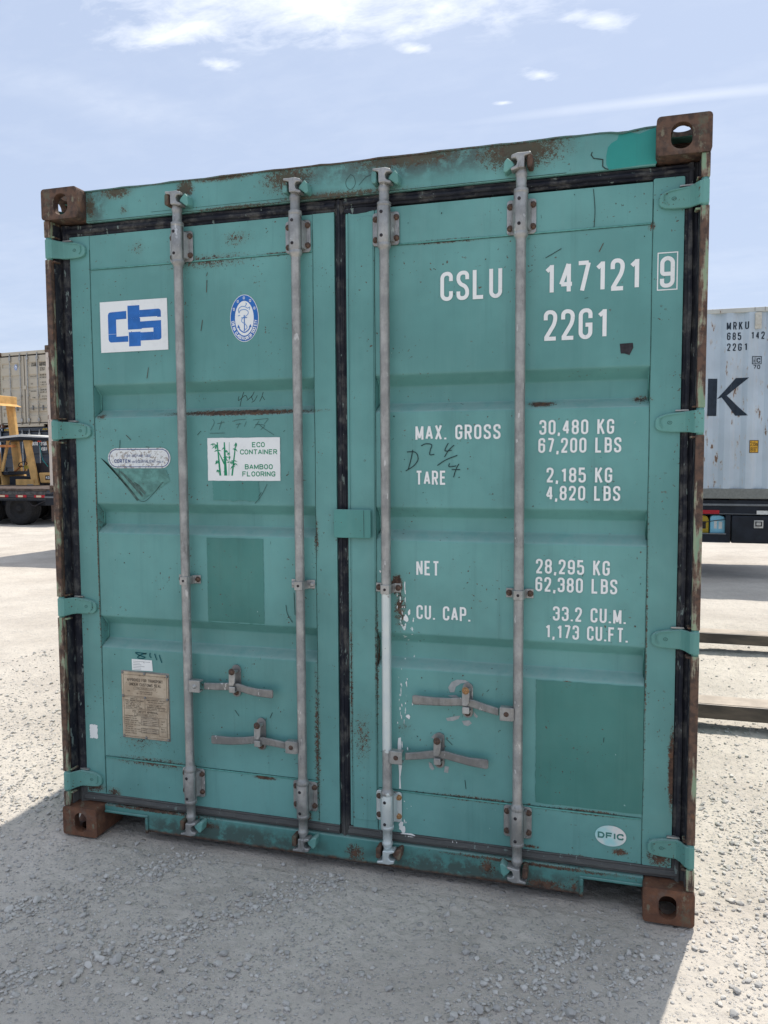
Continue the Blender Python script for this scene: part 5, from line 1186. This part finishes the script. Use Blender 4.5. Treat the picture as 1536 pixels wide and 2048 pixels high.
def wheel(parent, x, y, z, r_, w, mr=None, mt=None, rims=True):
    mb = MB(); mb.lathe([(0, r_*.58), (0, r_*.80), (.02, r_*.95), (.05, r_), (w-.05, r_), (w-.02, r_*.95), (w, r_*.80), (w, r_*.58)], (x, y, z), 'y', 32, caps=False)
    for q in (.3, .5, .7): mb.lathe([(w*q-.008, r_*.985), (w*q-.006, r_+.006), (w*q+.02, r_+.006), (w*q+.022, r_*.985)], (x, y, z), 'y', 32, caps=False)
    t_ = mb.obj('tyre', mt or M_tyre, parent)
    mb = MB(); mb.lathe([(.05, 0), (.02, r_*.12), (.03, r_*.2), (.09, r_*.25), (.07, r_*.52), (.01, r_*.58), (.0, r_*.60), (.05, r_*.60)], (x, y, z), 'y', 28, caps=False); mb.obj('rim', mr or M_rim, parent)
for x in (2.6, 3.9, 5.2):
    for y in (.18, 1.95): wheel(ch, x, y, .50, .48, .30)
for nm, lb, x0, x1, col, cap in (('jerrycan', 'pale blue plastic jerrycan standing in the chassis tray', 3.410, 3.606, (.22, .50, .64), 1), ('jerrycan', 'yellow plastic jerrycan standing in the chassis tray beside the blue one', 3.20, 3.392, (.36, .25, .02), 1)):
    j = thing(nm, lb, 'jerrycan', ((x0+x1)/2, 9.12, .441), group='jerrycans in the chassis tray'); hw = (x1-x0)/2
    mb = MB(); mb.prism([(-hw, 0), (hw, 0), (hw, .19), (hw-.02, .235), (.02, .252), (-hw+.03, .252), (-hw, .23)], 0, .16); mb.obj('body', flat('jerrycan_plastic', col, .35, 0, .08, 10), j, bevel=.015, seg=3)
    mb = MB(); mb.box(-hw+.05, -hw+.085, -.0015, -.0005, .07, .18); mb.box(-hw+.11, -hw+.155, -.0015, -.0005, .065, .165); mb.obj('printed_label', [M_wht if col[2] > .1 else M_blk], j)
    mb = MB(); mb.lathe([(0, .022), (.02, .022), (.02, 0)], (hw-.045, .08, .245), 'z', 14, caps=False); mb.obj('cap', M_tar, j)
mb = MB(); mb.tube([(3.24, 9.10, .585), (3.33, 9.085, .595), (3.45, 9.08, .62), (3.57, 9.08, .635), (3.66, 9.075, .65)], .006); tag(mb.obj('strap', M_tar, None), label='black strap stretched across the blue and yellow jerrycans', category='strap')
# ------------------------------------------------------------------ background: the stack of two containers with doors
def far_container(root, H_, m_paint, m_print, texts, dark=False):
    shell(root, 2.438, 6.058, H_, m_paint, m_paint, m_paint, front=False, mcast=m_paint if dark else None)
    mb = MB(); mb.box(.162, 2.276, .05, .12, H_-.12, H_-.006); mb.box(.0, .06, .01, .12, .118, H_-.118); mb.box(2.378, 2.438, .01, .12, .118, H_-.118); mb.obj('header', m_paint, root, bevel=.005)
    mb = MB(); mb.prism([(.40, .02), (2.04, .02), (2.04, .10), (2.276, .10), (2.276, .13), (.162, .13), (.162, .10), (.40, .10)], .05, .12); mb.obj('door_sill', m_paint, root, bevel=.005)
    mb = MB(); mb.box(.06, 2.378, .102, .12, .13, H_-.12); mb.obj('gasket', M_rub, root)
    nrib = 5; hs = (H_-.5)/nrib
    for x0, x1 in ((.075, 1.195), (1.243, 2.363)):
        mb = MB(); mb.box(x0, x0+.09, .066, .1, .165, H_-.165); mb.box(x1-.09, x1, .066, .1, .165, H_-.165)
        zs = [.165]; ys = [.068]
        for k in range(nrib):
            zc = .25+hs*(k+.5); zs += [zc-.085, zc-.045, zc+.045, zc+.085]; ys += [.068, .098, .098, .068]
        zs.append(H_-.165); ys.append(.068); vs = []
        for z, y in zip(zs, ys): vs += [(x0+.088, y, z), (x1-.088, y, z)]
        mb.add(vs, [(2*i, 2*i+1, 2*i+3, 2*i+2) for i in range(len(zs)-1)]); mb.obj('door', m_paint, root)
    for x in (.573, 1.052, 1.39, 1.856):
        mb = MB(); mb.lathe([(.09, 0), (.09, .018), (H_-.07, .018), (H_-.07, 0)], (x, .034, 0), 'z', 10, caps=False); b = mb.obj('locking_bar', M_galv_c, root)
        mb = MB(); mb.box(x-.045, x+.045, .014, .06, .19, .31); mb.box(x-.045, x+.045, .014, .06, H_-.31, H_-.19); mb.box(x-.05, x+.05, .012, .06, 1.06, 1.09); mb.obj('bearing_bracket', M_galv_c, b, bevel=.008)
        s_ = -1 if x < 1.2 else 1
        mb = MB(); mb.sweep([(x+s_*.02, .03, .64), (x+s_*.2, .03, .66), (x+s_*.38, .03, .64)], [.014]*3, .01); mb.box(x+s_*.2-.02, x+s_*.2+.02, .022, .06, .58, .74); mb.obj('handle', M_galv_d, b)
    part('catch_plate', m_paint, root, (1.14, 1.30, .045, .0655, H_*.5, H_*.5+.13))
    for st, a, b_, c, d_, t_ in texts:
        p = Pen(.0655); p.text(st, a, b_, c, d_, t=t_); p.obj('lettering', m_print, root)
def farpaint(name, c): 
    t = NT(name); return t.fin(t.mix(t.step(t.noise(2, 5, .6), .35, .7), tuple(x*.9 for x in c), c), .5, t.bump(t.noise(8, 3), .1, .003))
bc = thing('shipping_container', 'beige container with closed doors, stacked on top of the navy one', 'container', (-18.58, 20.417, 2.557), -.138, group='shipping containers standing in the yard')
far_container(bc, 2.591, farpaint('beige_container_paint', (.52, .47, .37)), M_blk, [('ZXJU', 1.55, 1.78, 2.06, 2.18, .15), ('081020', 1.93, 2.28, 2.06, 2.18, .15), ('22G1', 1.95, 2.18, 1.90, 2.01, .15), ('MAX.GR.', 1.50, 1.80, 1.70, 1.745, .16), ('30,480 KG', 1.93, 2.24, 1.73, 1.78, .16), ('67,200 LB', 1.93, 2.24, 1.65, 1.70, .16), ('TARE', 1.50, 1.60, 1.45, 1.495, .16), ('2,185 KG', 1.95, 2.20, 1.48, 1.53, .16), ('4,820 LB', 1.95, 2.24, 1.40, 1.45, .16), ('PAYLOAD', 1.50, 1.74, 1.20, 1.245, .16), ('28,295 KG', 1.93, 2.22, 1.23, 1.28, .16), ('62,380 LB', 1.93, 2.22, 1.15, 1.20, .16), ('CUBE', 1.55, 1.70, .98, 1.025, .16), ('33.2 CU.M', 2.0, 2.28, 1.01, 1.06, .16), ('1,173 FT', 2.0, 2.25, .93, .98, .16)])
p = sticker(bc, ellipse(.83, 2.06, .075, .105, 24), Y=.060); p.ring(.83, 2.06, .07, .10, .045, .07, 1, 24); p.poly([(.80, 2.02), (.86, 2.02), (.83, 2.09)], 1); p.obj('sticker', [M_sti, M_blue], bc)
nc = thing('shipping_container', 'navy blue container with hazard striped top corners, under the beige one', 'container', (-18.58, 20.417, -.345), -.138, group='shipping containers standing in the yard')
far_container(nc, 2.896, farpaint('navy_container_paint', (.022, .035, .055)), M_let, [('BKTU', 1.45, 1.72, 2.28, 2.40, .2), ('215001', 1.86, 2.26, 2.28, 2.40, .2), ('45G1', 1.86, 2.14, 2.10, 2.22, .2)], True)
p = Pen(.044)
for x0 in (.17, 1.99):
    for k in range(5): p.poly([(x0+k*.07, 2.80), (x0+.033+k*.07, 2.80), (x0+.063+k*.07, 2.86), (x0+.03+k*.07, 2.86)])
p.obj('hazard_stripes', flat('hazard_yellow', (.62, .42, .05), .5), nc)
# ------------------------------------------------------------------ flatbed trailer
tr = thing('flatbed_trailer', 'low flatbed trailer with red and white reflective tape parked left of the container', 'trailer', (-20, 15.2, -.31)); TZ = .31
part('deck', flat('weathered_deck_planks', (.085, .065, .055), .8, 0, .4, 6), tr, (0, 7.78, .03, 2.45, .625+TZ, .695+TZ))
part('side_rail', flat('scuffed_grey_rail', (.075, .075, .075), .6, .3, .5, 10), tr, (0, 7.72, .0, .06, .53+TZ, .620+TZ), (0, 7.72, 2.4, 2.46, .53+TZ, .62+TZ)); part('tape_band', flat('dark_band', (.05, .05, .055), .6), tr, (0, 7.70, .012, .06, .455+TZ, .5295+TZ))
for k in range(8):
    x = 7.72-.14-k*.59-.24; part('reflective_tape', M_red, tr, (x-.20, x+.14, .006, .0115, .458+TZ, .525+TZ), bevel=0); part('reflective_tape', flat('cream_tape', (.55, .47, .34), .5), tr, (x-.13, x+.03, .001, .0055, .465+TZ, .515+TZ), bevel=0)
part('frame_beam', M_chas, tr, (0, 7.66, .35, .50, .22+TZ, .452+TZ), (0, 7.66, 1.95, 2.10, .22+TZ, .452+TZ), (0, 7.66, .08, .12, .36+TZ, .452+TZ)); part('beam_edge', M_edge, tr, (0, 7.6, .075, .0795, .412+TZ, .420+TZ))
for k in range(9): part('cross_member', M_chas, tr, (.4+k*.85, .5+k*.85, .13, 2.4, .42+TZ, .60+TZ))
part('headboard', flat('dark_blue_box', (.015, .045, .085), .5), tr, (7.55, 7.95, .01, 2.4, .535+TZ, .64+TZ))
for x in (6.50, 5.35, 4.2):
    for y in (.12, 1.95): wheel(tr, x, y, .455, .455, .42, mr=M_rimd)
mb = MB(); mb.tube([(6.9, .1, .33+TZ), (7.0, .06, .25+TZ), (7.1, .08, .22+TZ), (7.2, .06, .27+TZ), (7.4, .1, .36+TZ)], .012, 6); mb.obj('air_hose', M_tar, tr)
# ------------------------------------------------------------------ yellow forklift behind the trailer
M_cat = flat('faded_yellow_paint', (.60, .36, .13), .5, 0, .18, 4); M_catd = flat('grimy_orange_paint', (.50, .19, .06), .55, 0, .3, 5)
fk = thing('forklift_truck', 'old yellow forklift with a white-topped canopy and raised mast, behind the flatbed trailer', 'forklift', (-15.4, 17.5, -.34)); FZ = .34
cx0 = -15.4
def bar3(mb, a, b, w, d_): # slanted square post between points in (x,z) at y range
    (x0, z0), (x1, z1) = a, b; mb.prism([(x0-w/2-cx0, z0+FZ), (x0+w/2-cx0, z0+FZ), (x1+w/2-cx0, z1+FZ), (x1-w/2-cx0, z1+FZ)], d_[0], d_[1])
mb = MB(); mb.prism([(q[0]-cx0, q[1]+FZ) for q in ((-16.45, 2.02), (-15.15, 2.06), (-13.95, 2.04), (-13.95, 2.10), (-15.15, 2.155), (-16.45, 2.07))], -.10, 1.15); mb.obj('canopy', M_chas, fk, bevel=.01)
mb = MB(); mb.prism([(q[0]-cx0, q[1]+FZ) for q in ((-16.45, 2.072), (-15.15, 2.157), (-13.95, 2.102), (-13.95, 2.125), (-15.15, 2.225), (-16.45, 2.105))], -.11, 1.16); mb.obj('canopy_top', M_wht, fk)
mb = MB(); bar3(mb, (-14.72, .66), (-15.0, 2.05), .24, (0, .07)); mb.obj('canopy_post', M_cat, fk, bevel=.01)
mb = MB(); bar3(mb, (-14.70, .66), (-14.98, 2.05), .24, (1.0, 1.07)); mb.obj('canopy_post', M_cat, fk, bevel=.01)
mb = MB(); bar3(mb, (-14.86, 1.2), (-14.60, 2.05), .10, (.95, 1.02)); mb.obj('canopy_post', M_catd, fk, bevel=.01)
mb = MB(); bar3(mb, (-15.95, 1.1), (-15.68, 2.05), .09, (0, .06)); mb.obj('canopy_post', M_cat, fk, bevel=.01)
mb = MB(); bar3(mb, (-15.95, 1.1), (-15.68, 2.05), .09, (1.0, 1.06)); mb.obj('canopy_post', M_cat, fk, bevel=.01)
for y0, y1 in ((-.02, .10), (.85, .97)):
    mb = MB(); bar3(mb, (-16.02, .70), (-16.28, 3.20), .17, (y0, y1)); bar3(mb, (-16.24, .70), (-16.50, 3.20), .12, (y0+.12, y1+.12)); mb.obj('mast_rail', M_cat, fk, bevel=.01)
mb = MB(); mb.prism([(q[0]-cx0, q[1]+FZ) for q in ((-16.75, 3.20), (-16.18, 3.14), (-15.98, 3.12), (-16.17, 3.20), (-16.17, 3.44), (-16.30, 3.46), (-16.80, 3.47))], -.06, 1.03); mb.obj('mast_crosshead', M_cat, fk, bevel=.01)
mb = MB(); mb.box(-16.6-cx0, -15.28-cx0-.05, -.16, -.06, 1.84+FZ, 1.915+FZ); mb.obj('load_backrest', M_catd, fk, bevel=.01)
mb = MB(); mb.prism([(q[0]-cx0, q[1]+FZ) for q in ((-14.50, .76), (-13.5, .76), (-13.5, 1.09), (-14.56, 1.07))], -.05, 1.1); mb.obj('counterweight', M_cat, fk, bevel=.03)
part('fender', M_cat, fk, (-14.66-cx0, -13.6-cx0, -.08, .15, .60+FZ, .66+FZ)); part('side_panel', M_cat, fk, (-15.42-cx0, -14.76-cx0, -.02, .05, .45+FZ, .87+FZ)); part('side_step', M_galv_d, fk, (-15.0-cx0, -14.78-cx0, -.03, -.0205, .60+FZ, .72+FZ))
mb = MB(); mb.prism([(q[0]-cx0, q[1]+FZ) for q in ((-16.5, .45), (-15.80, .45), (-15.98, 1.0), (-16.3, 1.06), (-16.5, 1.06))], -.02, 1.1); mb.obj('front_cowl', M_cat, fk, bevel=.01)
part('chassis_frame', M_chas, fk, (-15.8-cx0, -13.7-cx0, .06, 1.05, .15+FZ, .62+FZ), (-15.75-cx0, -14.9-cx0, .1, 1.0, .6+FZ, .95+FZ), (-16.5-cx0, -15.75-cx0, .05, 1.0, 1.0+FZ, 1.10+FZ))
part('engine_cover', M_tar, fk, (-14.85-cx0, -14.42-cx0, .2, .9, 1.05+FZ, 1.36+FZ)); part('seat', M_tar, fk, (-15.2-cx0, -14.85-cx0, .3, .8, .9+FZ, 1.0+FZ), (-14.98-cx0, -14.86-cx0, .3, .8, 1.0+FZ, 1.35+FZ), bevel=.03)
mb = MB(); mb.tube([(-15.9-cx0, .4, 1.02+FZ), (-15.55-cx0, .4, 1.28+FZ)], .03, 8); mb.obj('steering_column', M_catd, fk)
mb = MB(); P_ = [(-15.50-cx0+.10*math.cos(a)*.6, .4+.18*math.sin(a), 1.32+FZ+.10*math.cos(a)*.8) for a in np.linspace(0, 6.28, 20)]; mb.tube(P_, .013, 6); mb.obj('steering_wheel', M_tar, fk)
part('warning_plate', flat('dirty_yellow_plate', (.55, .42, .08), .5), fk, (-15.55-cx0, -15.25-cx0, .5, .52, 1.18+FZ, 1.28+FZ))
mb = MB(); mb.tube([(-14.50-cx0, -.02, 1.95+FZ), (-14.47-cx0, -.03, 1.70+FZ), (-14.40-cx0, -.03, 1.45+FZ), (-14.25-cx0, 0, 1.25+FZ)], .012, 6); mb.obj('air_hose', flat('teal_hose', (.01, .22, .22), .5), fk)
part('number_plate', M_blk, fk, (-14.31-cx0, -14.05-cx0, -.06, -.0505, .86+FZ, .99+FZ), bevel=0)
p = Pen(-.0615); p.text('43', -14.295-cx0, -14.16-cx0, .885+FZ, .965+FZ, t=.2, gw=.7); p.obj('lettering', M_let, fk)
part('tail_lamp', flat('red_lamp', (.6, .06, .03), .3), fk, (-14.56-cx0, -14.46-cx0, -.05, .0, 1.99+FZ, 2.03+FZ))
for x, r_ in ((-14.37, .30), (-15.85, .36)):
    for y in (-.12, .98): wheel(fk, x-cx0, y, r_, r_, .2, mt=flat('dusty_tyre', (.075, .075, .075), .9))
